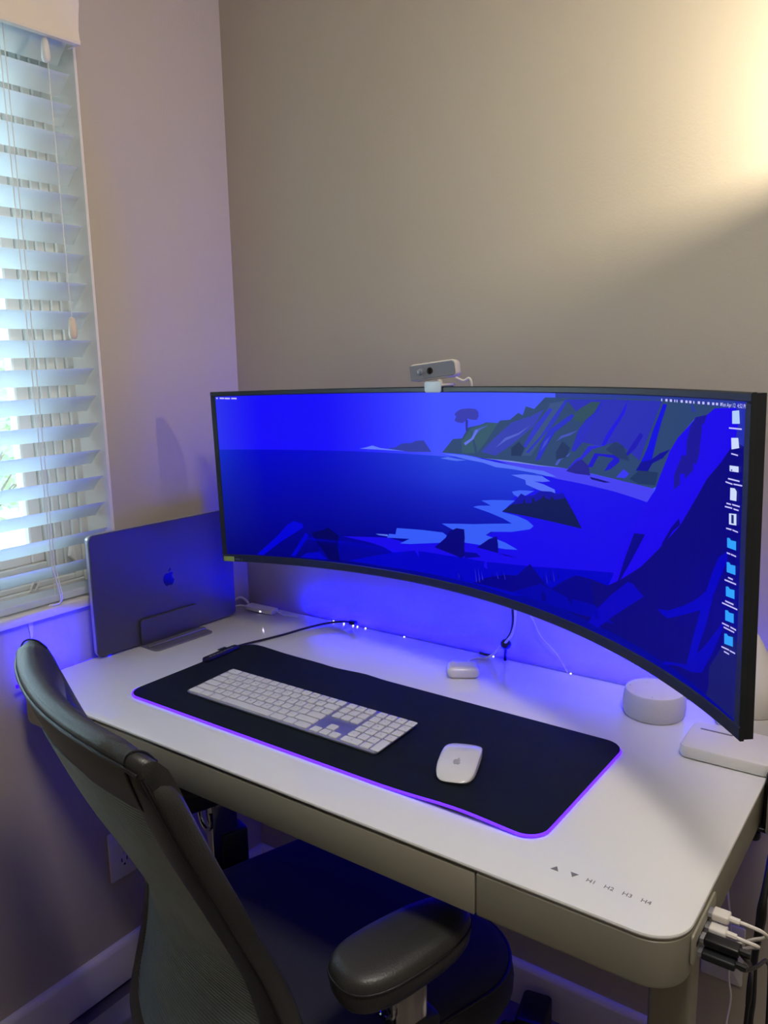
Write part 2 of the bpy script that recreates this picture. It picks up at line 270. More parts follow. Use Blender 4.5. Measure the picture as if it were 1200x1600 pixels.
SCREEN=[('beach',(22,6,232),[(-51.3,59.1),(38.4,61.6),(213.6,61.3),(277.5,58.9),(410.8,56.4),(386.1,20.7),(362.2,-20.0),(335.1,-73.8),(314.0,-86.7),(242.0,-93.7),(183.2,-121.3),(93.1,-146.3),(1.9,-148.7),(-90.2,-147.7),(-214.1,-152.5),(-304.0,-152.9),(-252.1,-139.8),(-191.0,-124.2),(-212.2,-117.0),(-242.8,-111.8),(-311.8,-105.8),(-203.4,-98.0),(-149.8,-102.5),(-72.4,-88.1),(-11.2,-82.9),(34.8,-63.4),(95.4,-37.1),(80.8,-24.9),(51.2,-15.2),(96.3,2.2),(111.3,13.9),(148.2,23.8),(133.6,30.9),(170.3,44.2),(126.7,54.4),(60.6,57.0)]),('beachlo',(0,0,196),[(-304.0,-152.9),(-252.1,-139.8),(-191.0,-124.2),(-134.9,-113.6),(-58.0,-112.0),(33.6,-108.2),(139.0,-96.1),(242.0,-79.8),(327.9,-65.2),(314.0,-86.7),(242.0,-117.0),(183.1,-136.0),(93.0,-151.6),(1.8,-150.9),(-90.4,-151.2),(-214.2,-153.7)]),('beachhi',(70,64,240),[(45.9,62.1),(213.6,61.3),(277.5,58.9),(410.8,56.4),(397.9,38.3),(326.5,41.9),(256.3,43.5),(199.2,44.3),(148.5,48.7),(97.4,54.9)]),('foam1',(52,90,248),[(-179.3,-77.6),(-117.7,-74.4),(-68.7,-73.0),(-56.7,-78.2),(-49.4,-86.1),(-72.5,-91.5),(-109.6,-97.5),(-149.8,-103.7),(-173.0,-105.3),(-149.4,-94.3),(-203.4,-98.0),(-198.4,-90.2),(-183.0,-89.8)]),('foam0',(86,116,235),[(-230.9,-93.5),(-201.6,-91.8),(-201.8,-95.4),(-223.3,-95.2)]),('foam2',(54,92,246),[(-71.1,-57.6),(5.1,-49.3),(95.5,-36.1),(74.7,-30.8),(43.4,-25.5),(4.5,-20.6),(18.2,-17.0),(46.8,-13.7),(36.4,-10.7),(24.4,-7.9),(51.5,-3.9),(103.6,1.1),(88.6,-8.7),(73.5,-20.7),(107.6,-22.3),(131.2,-26.0),(145.9,-32.7),(136.9,-38.9),(95.2,-49.3),(45.6,-56.5),(33.3,-63.6),(57.3,-66.3),(79.8,-69.0),(108.1,-75.6),(79.5,-79.4),(60.0,-80.5),(-14.2,-83.4),(-56.9,-82.7),(-38.0,-66.9)]),('foam3',(84,110,246),[(95.6,39.9),(126.5,43.8),(165.9,44.7),(184.7,39.1),(167.3,36.3),(148.3,35.3),(170.1,32.9),(194.7,28.2),(196.1,21.8),(177.3,21.4),(155.5,23.7),(129.2,28.5),(127.9,35.2)]),('foam4',(84,112,246),[(-66.2,63.7),(-6.2,62.8),(60.6,57.0),(129.6,52.7),(170.4,52.6),(199.2,47.1),(177.5,45.8),(148.5,47.7),(97.3,49.0),(60.3,49.0),(30.8,53.9),(-6.4,56.5)]),('foam5',(64,96,246),[(96.5,14.2),(114.3,18.1),(148.1,20.9),(128.9,11.9),(111.2,6.9),(100.9,9.7)]),('foam6',(80,112,240),[(-69.6,54.9),(-51.4,58.1),(-28.9,56.2),(-6.5,55.5),(-29.0,53.0),(-44.0,53.1)]),('ice',(96,122,250),[(-260.0,63.9),(-244.6,66.7),(-229.2,70.6),(-220.2,68.6),(-211.2,66.6),(-150.8,63.1),(-202.3,63.4)]),('island',(46,58,160),[(-194.6,66.0),(-174.7,69.0),(-159.2,76.3),(-134.9,78.3),(-127.2,81.9),(-107.5,83.7),(-101.7,77.3),(-96.0,71.0),(-90.2,64.7),(-119.0,63.3),(-141.7,62.3),(-171.9,64.5)]),('menu',(40,58,150),[(197.2,165.0),(391.8,165.0),(590.0,165.0),(590.0,152.6),(379.0,148.4),(197.1,149.2)]),('cliff',(42,68,112),[(-64.6,64.9),(-50.6,77.4),(-38.2,88.6),(-17.2,90.5),(-7.9,101.3),(-1.7,108.8),(25.2,113.7),(40.1,118.3),(66.6,118.1),(72.5,122.3),(94.5,124.0),(113.6,135.1),(123.7,131.6),(131.2,145.0),(149.9,141.7),(174.4,158.7),(242.2,159.0),(324.9,160.8),(405.2,161.4),(482.7,160.4),(542.7,158.2),(516.0,149.1),(493.5,145.2),(458.8,120.6),(446.3,105.2),(433.9,86.3),(418.7,60.5),(408.1,56.8),(347.0,57.6),(277.5,59.7),(213.6,61.3),(148.7,60.1),(38.4,60.5),(-13.6,64.5)]),('cliffhi',(50,84,104),[(-17.4,85.3),(2.7,106.8),(40.0,117.3),(66.6,118.1),(39.2,88.0),(16.3,68.4),(-18.1,66.3)]),('cliffp',(40,44,178),[(221.2,156.8),(304.5,158.7),(424.9,159.8),(393.3,111.1),(380.4,86.8),(332.5,106.5),(298.2,98.1),(249.2,100.5),(263.2,127.2)]),('cliffm',(50,60,176),[(26.8,71.0),(61.6,97.1),(98.8,120.3),(142.5,131.3),(171.4,141.4),(149.5,117.5),(98.1,86.3),(60.8,67.1)]),('cl2',(54,78,128),[(185.7,150.8),(221.2,155.1),(202.7,135.1),(163.6,95.0),(141.6,72.8),(119.7,71.2),(156.7,113.2)]),('st1',(30,16,222),[(354.7,159.2),(348.2,143.3),(325.5,120.6),(305.1,98.6),(298.1,98.9),(311.8,116.5),(338.8,141.3)]),('st2',(14,6,220),[(427.6,157.0),(435.4,156.5),(424.3,135.6),(414.5,112.8),(404.6,87.7),(383.2,85.5),(396.1,103.7),(406.2,123.4)]),('st2b',(10,6,150),[(383.2,85.5),(404.5,90.7),(422.8,100.0),(443.7,106.4),(428.3,94.6),(407.3,86.5),(396.9,74.6),(372.6,74.2)]),('st3',(38,40,190),[(299.0,156.9),(307.2,157.1),(277.1,127.8),(259.1,101.2),(239.3,85.8),(232.2,87.0),(249.2,117.9)]),('st4',(44,50,196),[(184.3,144.4),(191.3,141.9),(156.6,109.5),(130.1,83.5),(124.4,86.0),(151.0,117.6)]),('st5',(40,50,190),[(219.8,156.8),(225.4,155.2),(194.0,122.2),(159.3,94.7),(135.8,76.2),(130.0,76.8),(165.2,104.4),(188.4,128.3)]),('st6',(36,44,196),[(232.4,137.1),(242.2,134.8),(196.8,110.6),(179.4,91.4),(161.9,68.7),(151.7,66.0),(165.0,91.4),(182.5,112.6)]),('st7',(28,20,180),[(381.0,120.9),(387.7,118.3),(372.0,101.6),(356.0,90.8),(350.5,91.8),(366.5,107.4)]),('ledge',(40,34,214),[(270.3,96.0),(300.9,98.3),(278.7,92.4),(259.1,78.7),(249.2,72.6),(232.2,61.3),(225.1,62.4),(242.2,75.5),(253.5,80.0)]),('arch',(26,16,200),[(284.3,87.7),(339.6,89.3),(337.0,80.9),(319.2,70.1),(305.4,66.1),(315.0,77.1),(325.9,84.7),(292.7,85.1),(278.8,68.5),(267.6,67.4)]),('rockL',(34,30,140),[(220.8,57.5),(246.4,74.1),(256.3,76.7),(270.4,69.4),(274.7,56.9),(242.1,56.0)]),('rockL2',(14,10,120),[(273.3,55.0),(291.5,54.4),(319.4,52.7),(305.5,51.0),(277.5,52.0)]),('tri',(56,54,240),[(346.7,73.0),(359.1,68.7),(351.0,62.2),(330.4,60.6)]),('band',(26,2,232),[(530.5,156.4),(576.7,159.2),(576.4,145.0),(571.6,126.0),(546.0,102.9),(519.5,82.4),(466.6,21.8),(425.1,-12.8),(387.6,-43.2),(342.1,-71.3),(323.9,-80.8),(344.4,-40.3),(362.0,-7.8),(388.6,29.0),(413.6,55.2),(423.7,73.2),(443.7,104.9),(458.8,120.6),(488.7,140.8),(516.0,149.1)]),('inner',(24,18,150),[(493.5,145.2),(516.0,149.1),(509.1,136.7),(505.2,113.4),(496.1,91.9),(468.5,71.5),(445.5,56.7),(450.1,73.5),(460.0,89.2),(474.6,112.0),(483.8,135.0)]),('far',(34,44,172),[(568.9,165.0),(590.0,165.0),(590.0,122.0),(571.6,126.0),(576.4,145.0)]),('right',(6,2,122),[(571.6,126.0),(588.8,122.6),(590.0,71.8),(590.0,-4.1),(590.0,-75.9),(590.0,-156.6),(564.2,-155.2),(510.5,-151.9),(441.9,-149.0),(371.8,-148.1),(300.2,-147.4),(212.6,-145.3),(160.7,-144.3),(123.3,-139.8),(137.6,-92.4),(171.4,-116.1),(183.2,-121.3),(234.8,-97.2),(244.9,-87.5),(278.2,-85.5),(314.0,-85.9),(342.1,-71.3),(387.6,-43.2),(425.1,-12.8),(466.6,21.8),(519.5,82.4),(546.0,102.9)]),('right2',(20,24,104),[(590.0,-75.9),(590.0,-156.6),(564.2,-155.2),(524.0,-153.1),(528.0,-128.0),(560.1,-87.8),(578.2,-67.9)]),('slit',(4,2,134),[(371.6,-4.3),(394.8,-1.6),(382.9,-17.5),(362.7,-44.7),(342.1,-71.3),(336.5,-74.3),(352.8,-38.5)]),('slit2',(6,2,130),[(467.9,23.5),(452.4,13.2),(436.9,-4.9),(427.8,-13.0),(431.5,-4.5),(449.6,17.2),(465.0,30.3)]),('fore',(2,0,134),[(1.9,-148.7),(35.9,-133.5),(78.6,-121.1),(105.8,-116.8),(137.6,-92.4),(153.7,-104.1),(171.4,-116.1),(186.2,-120.6),(212.8,-103.1),(242.0,-88.1),(278.2,-86.4),(285.7,-133.4),(242.0,-140.5),(183.0,-142.9),(93.1,-146.3)]),('fore2',(0,0,170),[(93.1,-146.3),(161.0,-118.4),(227.4,-125.3),(285.6,-119.8),(328.9,-134.5),(242.0,-143.3),(168.1,-146.5)]),('g1',(6,0,188),[(359.0,-69.7),(370.2,-69.5),(384.2,-75.9),(394.1,-79.8),(363.8,-99.6),(328.7,-123.2),(293.0,-150.4),(271.2,-148.4),(292.8,-122.4),(321.2,-97.2)]),('g2',(2,0,188),[(423.3,-87.1),(446.4,-82.8),(479.6,-67.1),(505.6,-52.3),(524.6,-37.8),(535.0,-15.4),(546.8,3.9),(564.0,14.5),(564.6,4.7),(550.7,-18.3),(539.0,-38.7),(526.5,-74.2),(512.1,-104.4),(504.1,-131.8),(487.9,-134.0),(498.6,-101.6),(514.0,-62.2),(486.7,-74.8),(446.8,-92.0),(434.4,-91.0)]),('g3',(2,0,180),[(559.8,-61.6),(559.0,-70.8),(541.2,-101.5),(520.2,-131.7),(499.0,-139.0),(469.2,-142.3),(435.1,-153.1),(441.8,-146.7),(489.3,-133.5),(511.2,-112.1),(533.9,-89.7)]),('rock1',(10,22,84),[(73.5,-19.7),(96.1,-5.8),(118.7,13.7),(128.9,11.0),(148.0,14.2),(162.7,22.6),(187.5,24.5),(201.9,22.5),(213.5,25.8),(227.8,11.2),(242.1,-3.0),(256.4,-18.7),(239.2,-18.9),(220.5,-19.2),(169.5,-19.4)]),('rock1t',(14,12,168),[(96.1,-5.8),(118.7,13.7),(128.9,11.0),(148.0,14.2),(162.7,22.6),(187.5,24.5),(201.9,22.5),(213.5,25.8),(219.2,19.2),(187.3,11.4),(169.9,14.9),(147.9,2.6),(125.8,-0.2)]),('rock2',(2,0,120),[(-88.3,-101.6),(-61.4,-81.0),(-51.8,-68.6),(-34.7,-61.0),(-16.5,-60.8),(-15.5,-74.8),(-17.6,-91.5),(-16.5,-105.6),(-24.4,-111.3),(-45.6,-107.9),(-53.2,-106.8)]),('rock2s',(0,0,150),[(-16.3,-99.0),(11.1,-96.9),(21.6,-101.6),(-16.7,-110.0)]),('rock3',(2,2,128),[(13.0,-86.9),(28.4,-77.0),(42.2,-68.6),(60.5,-61.7),(63.2,-73.7),(62.8,-88.4),(41.7,-87.7)]),('rock3s',(0,0,158),[(62.8,-88.4),(89.9,-87.9),(109.3,-88.6),(79.3,-89.8)]),('inlet',(0,0,150),[(-365.9,-110.1),(-334.8,-105.2),(-311.8,-105.8),(-242.8,-111.8),(-212.2,-117.0),(-191.0,-124.2),(-252.1,-139.8),(-299.3,-152.4),(-369.1,-156.6)]),('lt1',(0,0,214),[(-441.0,-90.3),(-425.2,-83.0),(-405.7,-87.1),(-403.1,-94.7),(-423.9,-106.3),(-459.0,-126.6),(-504.0,-157.1),(-519.1,-156.5),(-489.9,-133.6),(-465.6,-113.8)]),('lt2',(0,0,204),[(-399.3,-104.7),(-391.9,-109.4),(-403.8,-125.7),(-427.4,-154.8),(-438.1,-154.3),(-419.6,-132.0)]),('lt3',(0,0,196),[(-368.0,-141.1),(-357.9,-150.5),(-350.4,-154.9),(-392.1,-156.0),(-415.1,-155.2),(-399.1,-146.1)]),('ldk',(0,0,92),[(-385.4,-103.8),(-357.3,-96.8),(-344.6,-90.8),(-319.4,-105.2),(-324.0,-128.3),(-319.5,-154.5),(-345.9,-155.8),(-360.1,-137.8),(-373.0,-123.5)]),('ln1',(120,140,235),[(34.0,61.3),(97.5,61.8),(163.2,60.4),(213.6,61.3),(163.2,59.5),(97.5,59.8)]),('ln2',(70,90,190),[(13.1,105.2),(28.0,109.8),(47.3,114.5),(27.9,106.7),(2.0,86.2)]),('ln3',(78,92,200),[(61.1,79.2),(83.6,96.2),(116.0,105.6),(142.3,118.2),(115.9,102.7),(86.5,92.5)]),('ln4',(70,84,190),[(196.4,64.3),(206.5,74.2),(225.1,80.3),(232.2,85.3),(228.0,79.6),(210.8,72.8),(202.2,63.9)]),('ln5',(66,80,190),[(199.6,97.3),(211.0,106.1),(228.1,110.6),(249.2,116.1),(230.9,108.1),(213.8,103.5)]),('ln6',(62,70,200),[(163.5,80.1),(173.7,95.6),(188.2,105.6),(178.0,92.2)]),('ln7',(50,56,200),[(270.3,96.0),(284.2,98.7),(303.7,98.5),(284.3,97.1)]),('ln8',(96,112,230),[(-11.5,83.5),(6.7,92.6),(17.5,106.4),(22.0,105.5),(11.1,90.7),(-8.6,79.4)]),('dk1',(30,48,92),[(98.0,81.4),(115.7,92.2),(127.2,83.3),(119.7,71.2),(97.7,69.6)]),('dk2',(32,50,96),[(199.4,82.7),(213.8,98.2),(230.8,90.5),(220.8,76.3),(199.4,71.8)]),('dk3',(34,52,104),[(309.3,94.8),(328.4,106.2),(346.2,102.7),(360.2,84.8),(336.9,85.8)]),('dk4',(30,52,96),[(380.7,75.1),(420.9,77.4),(416.0,61.7),(381.1,58.7),(360.6,62.5)]),('hill2',(44,76,92),[(249.2,143.7),(277.0,154.7),(297.7,155.2),(284.0,140.7),(259.0,127.0),(235.2,130.2)]),('tree',(52,54,172),[(-32.5,119.3),(-27.8,125.6),(-32.2,129.7),(-24.5,135.1),(-15.5,138.3),(2.3,139.6),(17.1,138.8),(22.9,134.9),(24.1,127.9),(19.5,121.7),(7.7,121.4),(-1.2,123.2),(-13.3,115.6),(-25.2,116.3)]),('trunk',(38,44,140),[(-6.3,121.0),(-1.3,121.1),(-2.4,103.6),(-6.6,103.4)]),('grass',(44,40,190),[(-31.7,-145.9),(-29.2,-145.4),(-34.4,-136.3)]),('grass',(4,2,110),[(-25.7,-149.3),(-23.2,-148.8),(-28.4,-138.6)]),('grass',(44,40,190),[(9.6,-146.1),(12.1,-145.6),(7.4,-120.3)]),('grass',(44,40,190),[(17.3,-144.7),(19.7,-144.2),(15.0,-119.0)]),('grass',(44,40,190),[(25.0,-139.9),(27.5,-139.5),(22.4,-125.2)]),('grass',(4,2,110),[(49.5,-133.1),(52.0,-132.6),(46.8,-120.8)]),('grass',(44,40,190),[(61.7,-130.7),(64.2,-130.2),(59.0,-118.5)]),('grass',(4,2,110),[(72.4,-128.6),(74.8,-128.2),(69.7,-114.4)]),('grass',(44,40,190),[(78.4,-128.5),(80.8,-128.0),(75.7,-115.4)]),('grass',(4,2,110),[(171.4,-114.2),(173.8,-113.6),(168.6,-101.0)]),('grass',(44,40,190),[(177.4,-113.8),(179.7,-113.3),(174.6,-96.8)]),('grass',(4,2,110),[(186.3,-108.0),(188.6,-107.5),(183.5,-87.2)]),('grass',(44,40,190),[(193.7,-107.3),(196.0,-106.8),(190.9,-88.6)]),('grass',(4,2,110),[(204.0,-101.2),(206.4,-100.7),(201.2,-86.5)])]
ICONS=[((176,206,250),[(566.0,155.5),(579.2,156.8),(581.3,144.1),(566.9,143.1)]),((205,218,255),[(565.9,129.2),(579.2,130.3),(581.7,120.7),(567.3,118.0)]),((205,218,255),[(564.6,101.8),(581.7,102.6),(582.1,97.0),(565.0,96.1)]),((60,70,150),[(567.3,98.3),(572.2,98.6),(572.3,97.0),(567.4,96.7)]),((205,218,255),[(567.3,79.8),(575.9,80.4),(579.8,77.8),(579.8,68.3),(567.5,67.6)]),((205,218,255),[(566.5,53.8),(580.7,55.6),(581.4,44.3),(567.2,42.8)]),((30,44,110),[(570.9,53.3),(575.8,53.8),(576.4,45.2),(571.4,44.6)]),((48,160,252),[(564.3,28.5),(569.3,29.1),(571.9,27.4),(581.9,28.3),(582.5,19.3),(565.0,18.7)]),((48,160,252),[(565.0,3.5),(570.0,4.3),(572.7,2.6),(582.3,3.7),(582.9,-5.6),(565.7,-6.7)]),((48,160,252),[(565.0,-22.0),(570.0,-21.0),(572.7,-22.6),(582.1,-21.3),(582.7,-30.4),(565.6,-31.9)]),((48,160,252),[(565.3,-46.9),(570.4,-45.8),(573.0,-47.3),(582.2,-45.8),(582.9,-55.6),(566.0,-57.6)]),((48,160,252),[(564.9,-72.0),(570.0,-70.7),(572.7,-72.1),(582.2,-70.3),(582.9,-80.2),(565.6,-82.8)]),((196,192,255),[(561.0,139.3),(585.2,139.8),(585.3,138.4),(561.1,137.9)]),((196,192,255),[(566.9,114.5),(579.7,113.9),(579.8,112.6),(567.0,113.1)]),((196,192,255),[(562.4,89.1),(584.5,89.2),(584.6,87.8),(562.4,87.6)]),((196,192,255),[(557.6,85.2),(571.3,84.5),(571.4,83.1),(557.7,83.8)]),((196,192,255),[(573.1,84.9),(590.0,85.6),(590.0,84.2),(573.2,83.6)]),((196,192,255),[(560.8,63.9),(569.6,64.0),(569.6,62.6),(560.9,62.5)]),((196,192,255),[(572.0,64.4),(586.6,64.6),(586.7,63.2),(572.1,63.0)]),((196,192,255),[(557.9,60.1),(572.3,60.6),(572.4,59.2),(558.0,58.7)]),((196,192,255),[(574.8,60.4),(584.6,60.5),(584.7,59.1),(574.8,59.0)]),((196,192,255),[(561.8,38.5),(572.4,39.0),(572.5,37.5),(561.9,37.1)]),((196,192,255),[(574.3,39.0),(584.9,38.8),(585.0,37.5),(574.4,37.6)]),((196,192,255),[(564.6,13.7),(571.6,13.9),(571.7,12.5),(564.7,12.2)]),((196,192,255),[(572.8,13.9),(582.9,13.9),(583.0,12.5),(572.9,12.5)]),((196,192,255),[(568.7,-10.9),(578.2,-10.8),(578.3,-12.2),(568.8,-12.4)]),((196,192,255),[(562.0,-15.0),(584.8,-14.0),(584.9,-15.4),(562.1,-16.5)]),((196,192,255),[(564.6,-36.6),(581.2,-35.8),(581.3,-37.3),(564.7,-38.1)]),((196,192,255),[(558.4,-40.4),(589.0,-38.8),(589.1,-40.2),(558.5,-41.9)]),((196,192,255),[(559.8,-61.6),(573.9,-60.9),(574.0,-62.3),(559.8,-63.1)]),((196,192,255),[(576.5,-60.7),(588.0,-60.3),(588.1,-61.8),(576.6,-62.2)]),((196,192,255),[(563.2,-65.0),(584.4,-63.9),(584.5,-65.3),(563.3,-66.5)]),((196,192,255),[(560.0,-87.1),(575.5,-85.5),(575.6,-87.0),(560.1,-88.6)]),((196,192,255),[(576.8,-85.7),(587.7,-84.9),(587.8,-86.3),(576.9,-87.2)]),((196,192,255),[(565.4,-90.4),(575.8,-89.9),(575.9,-91.3),(565.5,-91.9)]),((196,192,255),[(-586.7,163.4),(-583.0,163.1),(-583.3,160.3),(-586.9,160.7)]),((196,192,255),[(-578.7,163.2),(-568.5,162.5),(-568.7,159.7),(-578.9,160.4)]),((196,192,255),[(-567.0,162.4),(-555.3,161.9),(-555.6,159.1),(-567.3,159.6)]),((196,192,255),[(-552.4,162.0),(-540.0,161.5),(-540.2,158.7),(-552.6,159.3)]),((196,192,255),[(425.4,162.9),(427.5,162.9),(427.6,160.0),(425.5,160.0)]),((196,192,255),[(433.9,162.8),(438.3,162.8),(438.4,160.0),(434.0,160.0)]),((196,192,255),[(442.9,162.8),(447.3,162.7),(447.4,159.9),(443.0,159.9)]),((196,192,255),[(452.0,162.7),(454.0,162.6),(454.1,159.8),(452.1,159.8)]),((196,192,255),[(456.5,162.6),(458.5,162.5),(458.6,159.7),(456.6,159.8)]),((196,192,255),[(464.8,162.6),(469.1,162.6),(469.2,159.8),(464.9,159.8)]),((196,192,255),[(474.4,162.5),(478.7,162.5),(478.8,159.8),(474.5,159.7)]),((196,192,255),[(482.0,162.4),(486.3,162.5),(486.4,159.7),(482.1,159.7)]),((196,192,255),[(490.2,162.4),(492.2,162.3),(492.4,159.6),(490.3,159.7)]),((196,192,255),[(499.0,162.4),(503.3,162.4),(503.4,159.7),(499.1,159.7)]),((196,192,255),[(507.8,162.3),(512.0,162.4),(512.2,159.7),(507.9,159.7)]),((196,192,255),[(517.8,162.3),(522.0,162.3),(522.1,159.7),(517.9,159.7)]),((196,192,255),[(527.1,162.3),(531.3,162.3),(531.4,159.7),(527.2,159.7)]),((196,192,255),[(534.5,162.3),(538.7,162.3),(538.8,159.8),(534.6,159.7)]),((196,192,255),[(543.1,162.3),(545.0,162.3),(545.2,159.7),(543.2,159.8)])]
CLOCK=[(549.9,160.4),(586.2,160.2)]
# ================================================================ ROOM
XL, YB, ZF, ZC = -.023, .632, -.76, 1.74
XR, YF = 2.6, -2.5
fl = struct('floor', box(nb(), XL-.2, XR+.1, YF-.1, YB+.2, ZF-.12, ZF-.012), M['plank'], smooth=False)
pm = {}
row = 0; y = YB-.19
while y > YF-.2:
    x = XL-.3-(row*.43) % 1.1
    while x < XR:
        x0, x1 = max(x+.0015, XL+.001), min(x+1.198, XR-.001)
        if x1-x0 > .05:
            y0_, y1_ = max(y+.0015, YF), min(y+.1885, YB-.001)
            struct('plank', box(nb(), x0, x1, y0_, y1_, ZF-.012, ZF, .0012, 1), M['plank' if random.random() < .5 else 'plank2'], fl, smooth=False)
        x += 1.2
    y -= .19; row += 1
WY0, WY1, WZ0, WZ1 = -.95, .262, .105, 1.26
b = nb(); box(b, XL-.16, XL, YF-.1, WY0, ZF-.12, ZC+.05); box(b, XL-.16, XL, WY1, YB+.16, ZF-.12, ZC+.05)
box(b, XL-.16, XL, WY0, WY1, ZF-.12, WZ0); box(b, XL-.16, XL, WY0, WY1, WZ1, ZC+.05)
struct('wall_left', b, M['wall'], smooth=False)
struct('wall_back', box(nb(), XL, XR+.1, YB, YB+.16, ZF-.12, ZC+.05), M['wall'], smooth=False)
struct('wall_right', box(nb(), XR, XR+.1, YF, YB, ZF-.12, ZC+.05), M['wall'], smooth=False)
struct('wall_front', box(nb(), XL, XR+.1, YF-.1, YF, ZF-.12, ZC+.05), M['wall'], smooth=False)
struct('ceiling', box(nb(), XL, XR+.1, YF-.1, YB+.16, ZC, ZC+.1), M['ceil'], smooth=False)
def board(P):  # extruded baseboard profile
    return loft(nb(), P)
prof = [(0, 0), (.0145, 0), (.0145, .083), (.013, .090), (.0085, .0945), (.006, .096), (0, .096)]
struct('baseboard_left', board([[(XL+a, yy, ZF+h) for a, h in prof] for yy in (YF, YB-.0005)]), M['white'])
struct('baseboard_back', board([[(xx, YB-a, ZF+h) for a, h in prof] for xx in (XL+.0005, XR)]), M['white'])
# ceiling lamp that lights the room (above the frame)
t = thing('ceiling_lamp', 'flat white disc lamp on the ceiling above the desk', 'lamp', (1.50, -.50, ZC))
obj('housing', lathe(nb(), [(.10, 0), (.17, -.0), (.175, -.008), (.17, -.02), (.155, -.024)], 40), M['white'], t)
obj('diffuser', lathe(nb(), [(.154, -.0245), (.14, -.030), (.08, -.034), (.01, -.035)], 40), M['glow'], t)
# ---------------------------------------------------------------- window
w = struct('window_1', nb(), M['vinyl'])
def ring(bm, ya, yb, za, zb, wd, x0, x1, bev=.0015):
    box(bm, x0, x1, ya, ya+wd, za, zb, bev, 1); box(bm, x0, x1, yb-wd, yb, za, zb, bev, 1)
    box(bm, x0, x1, ya+wd, yb-wd, za, za+wd, bev, 1); box(bm, x0, x1, ya+wd, yb-wd, zb-wd, zb, bev, 1)
    return bm
I = [(.0, .0, -.108), (.022, .014, -.113), (.040, .026, -.118), (.058, .036, -.123), (.074, .046, -.128)]
for k, (iy, iz, xf) in enumerate(I):
    wd = (I[k+1][0]-iy if k < 4 else .018)
    bm = nb(); ya, yb, za, zb = WY0+iy, WY1-iy, WZ0+.018+iz, WZ1-iz; hz = (I[k+1][1]-iz if k < 4 else .014)
    box(bm, XL-.16, xf, ya, ya+wd, za, zb, .002, 1); box(bm, XL-.16, xf, yb-wd, yb, za, zb, .002, 1)
    box(bm, XL-.16, xf-.0005, ya+wd, yb-wd, za, za+hz, .002, 1); box(bm, XL-.16, xf-.0005, ya+wd, yb-wd, zb-hz, zb, .002, 1)
    struct('window_frame', bm, M['vinyl'], w)
bm = nb(); ring(bm, WY0+.092, WY1-.092, WZ0+.078, WZ1-.06, .030, -.165, -.135, .003); box(bm, -.162, -.138, -.36, -.33, WZ0+.1, WZ1-.08, .003, 1)
struct('sash', bm, M['white'], w)
struct('pane', box(nb(), -.152, -.149, WY0+.118, WY1-.118, WZ0+.104, WZ1-.086), M['pane'], w, smooth=False)
bm = rbev(.10, WY1-WY0, .001, -.0, .018, .003, 3, cx=XL-.036, cy=(WY0+WY1)/2); bm.transform(Matrix.Translation((0, 0, WZ0)))
b2 = box(nb(), -.16, XL+.012, WY0+.001, WY1-.001, WZ0-.001, WZ0+.017, .003, 2); bm.free()
struct('window_sill', b2, M['white'], w)
for ya, yb in ((WY1-.006, WY1+.0005), (WY0-.0005, WY0+.006)):
    struct('reveal_panel', box(nb(), -.108, XL-.0008, ya, yb, WZ0+.017, WZ1), M['white'], w, smooth=False)
bm = nb(); loft(bm, [[(-.1075, y_, z_) for y_, z_ in ((.203, .19), (.220, .176), (.2135, .225), (.209, .225))], [(-.099, y_, z_) for y_, z_ in ((.204, .191), (.218, .178), (.213, .220), (.210, .220))]])
struct('window_latch', bm, M['white'], w)
bm = nb(); tube(bm, [(-.104, .112, .137), (-.098, .114, .15), (-.097, .124, .163), (-.098, .127, .15), (-.103, .122, .137)], .0022, 6, 5)
struct('lift_handle', bm, M['white'], w)
# ---------------------------------------------------------------- outside
t = thing('neighbour_house', 'pale house with slate roof seen through the blinds', 'house', (-6.5, 3.2, -3.4))
T_ = lambda bm: bm
obj('wall', box(nb(), -9.5, -5.5, .2, 7, -3.4, -.6), M['siding'], t, world=True, smooth=False)
bm = loft(nb(), [[(-9.9, yy, -.62), (-5.1, yy, -.62), (-7.5, yy, .75)] for yy in (-.1, 7.3)]); obj('roof', bm, M['roof'], t, world=True, smooth=False)
for yy in (1.2, 3.6):
    f_ = obj('window', box(nb(), -5.52, -5.46, yy, yy+.9, -2.3, -1.1, .01, 1), M['white'], t, world=True, smooth=False)
    obj('pane', box(nb(), -5.47, -5.45, yy+.07, yy+.83, -2.23, -1.17), M['lens'], f_, world=True, smooth=False)
t = thing('garden_tree', 'pale green tree seen through the blinds beyond the window', 'tree', (-4.2, 2.0, -3.4))
bm = nb(); tube(bm, [(-4.2, 2.0, -3.4), (-4.15, 2.05, -1.8), (-4.25, 2.0, -.6), (-4.2, 2.1, .3)], .08, 8, 5, lambda s: .09*(1-.7*s))
for k in range(7):
    a = k*.9; tube(bm, [(-4.2, 2.03, -.8+k*.12), (-4.2+.35*math.cos(a), 2.03+.35*math.sin(a), -.4+k*.14), (-4.2+.7*math.cos(a), 2.03+.7*math.sin(a), -.1+k*.15)], .02, 5, 4, lambda s: .025*(1-.8*s))
obj('trunk', bm, M['bark'], t, world=True)
bm = nb()
for k in range(1500):
    a, e, rr2 = random.uniform(0, 2*PI), random.uniform(-1, 1), random.uniform(.35, 1)**.5*.95
    p = Vector((-4.2+rr2*math.cos(a)*(1-e*e)**.5, 2.05+rr2*math.sin(a)*(1-e*e)**.5, .2+rr2*e*.75)); s_ = .045
    u_ = Vector((random.uniform(-1, 1), random.uniform(-1, 1), random.uniform(-1, 1))).normalized(); v_ = u_.orthogonal().normalized()
    bm.faces.new([bm.verts.new(p+u_*s_), bm.verts.new(p+v_*s_*.5), bm.verts.new(p-u_*s_), bm.verts.new(p-v_*s_*.5)])
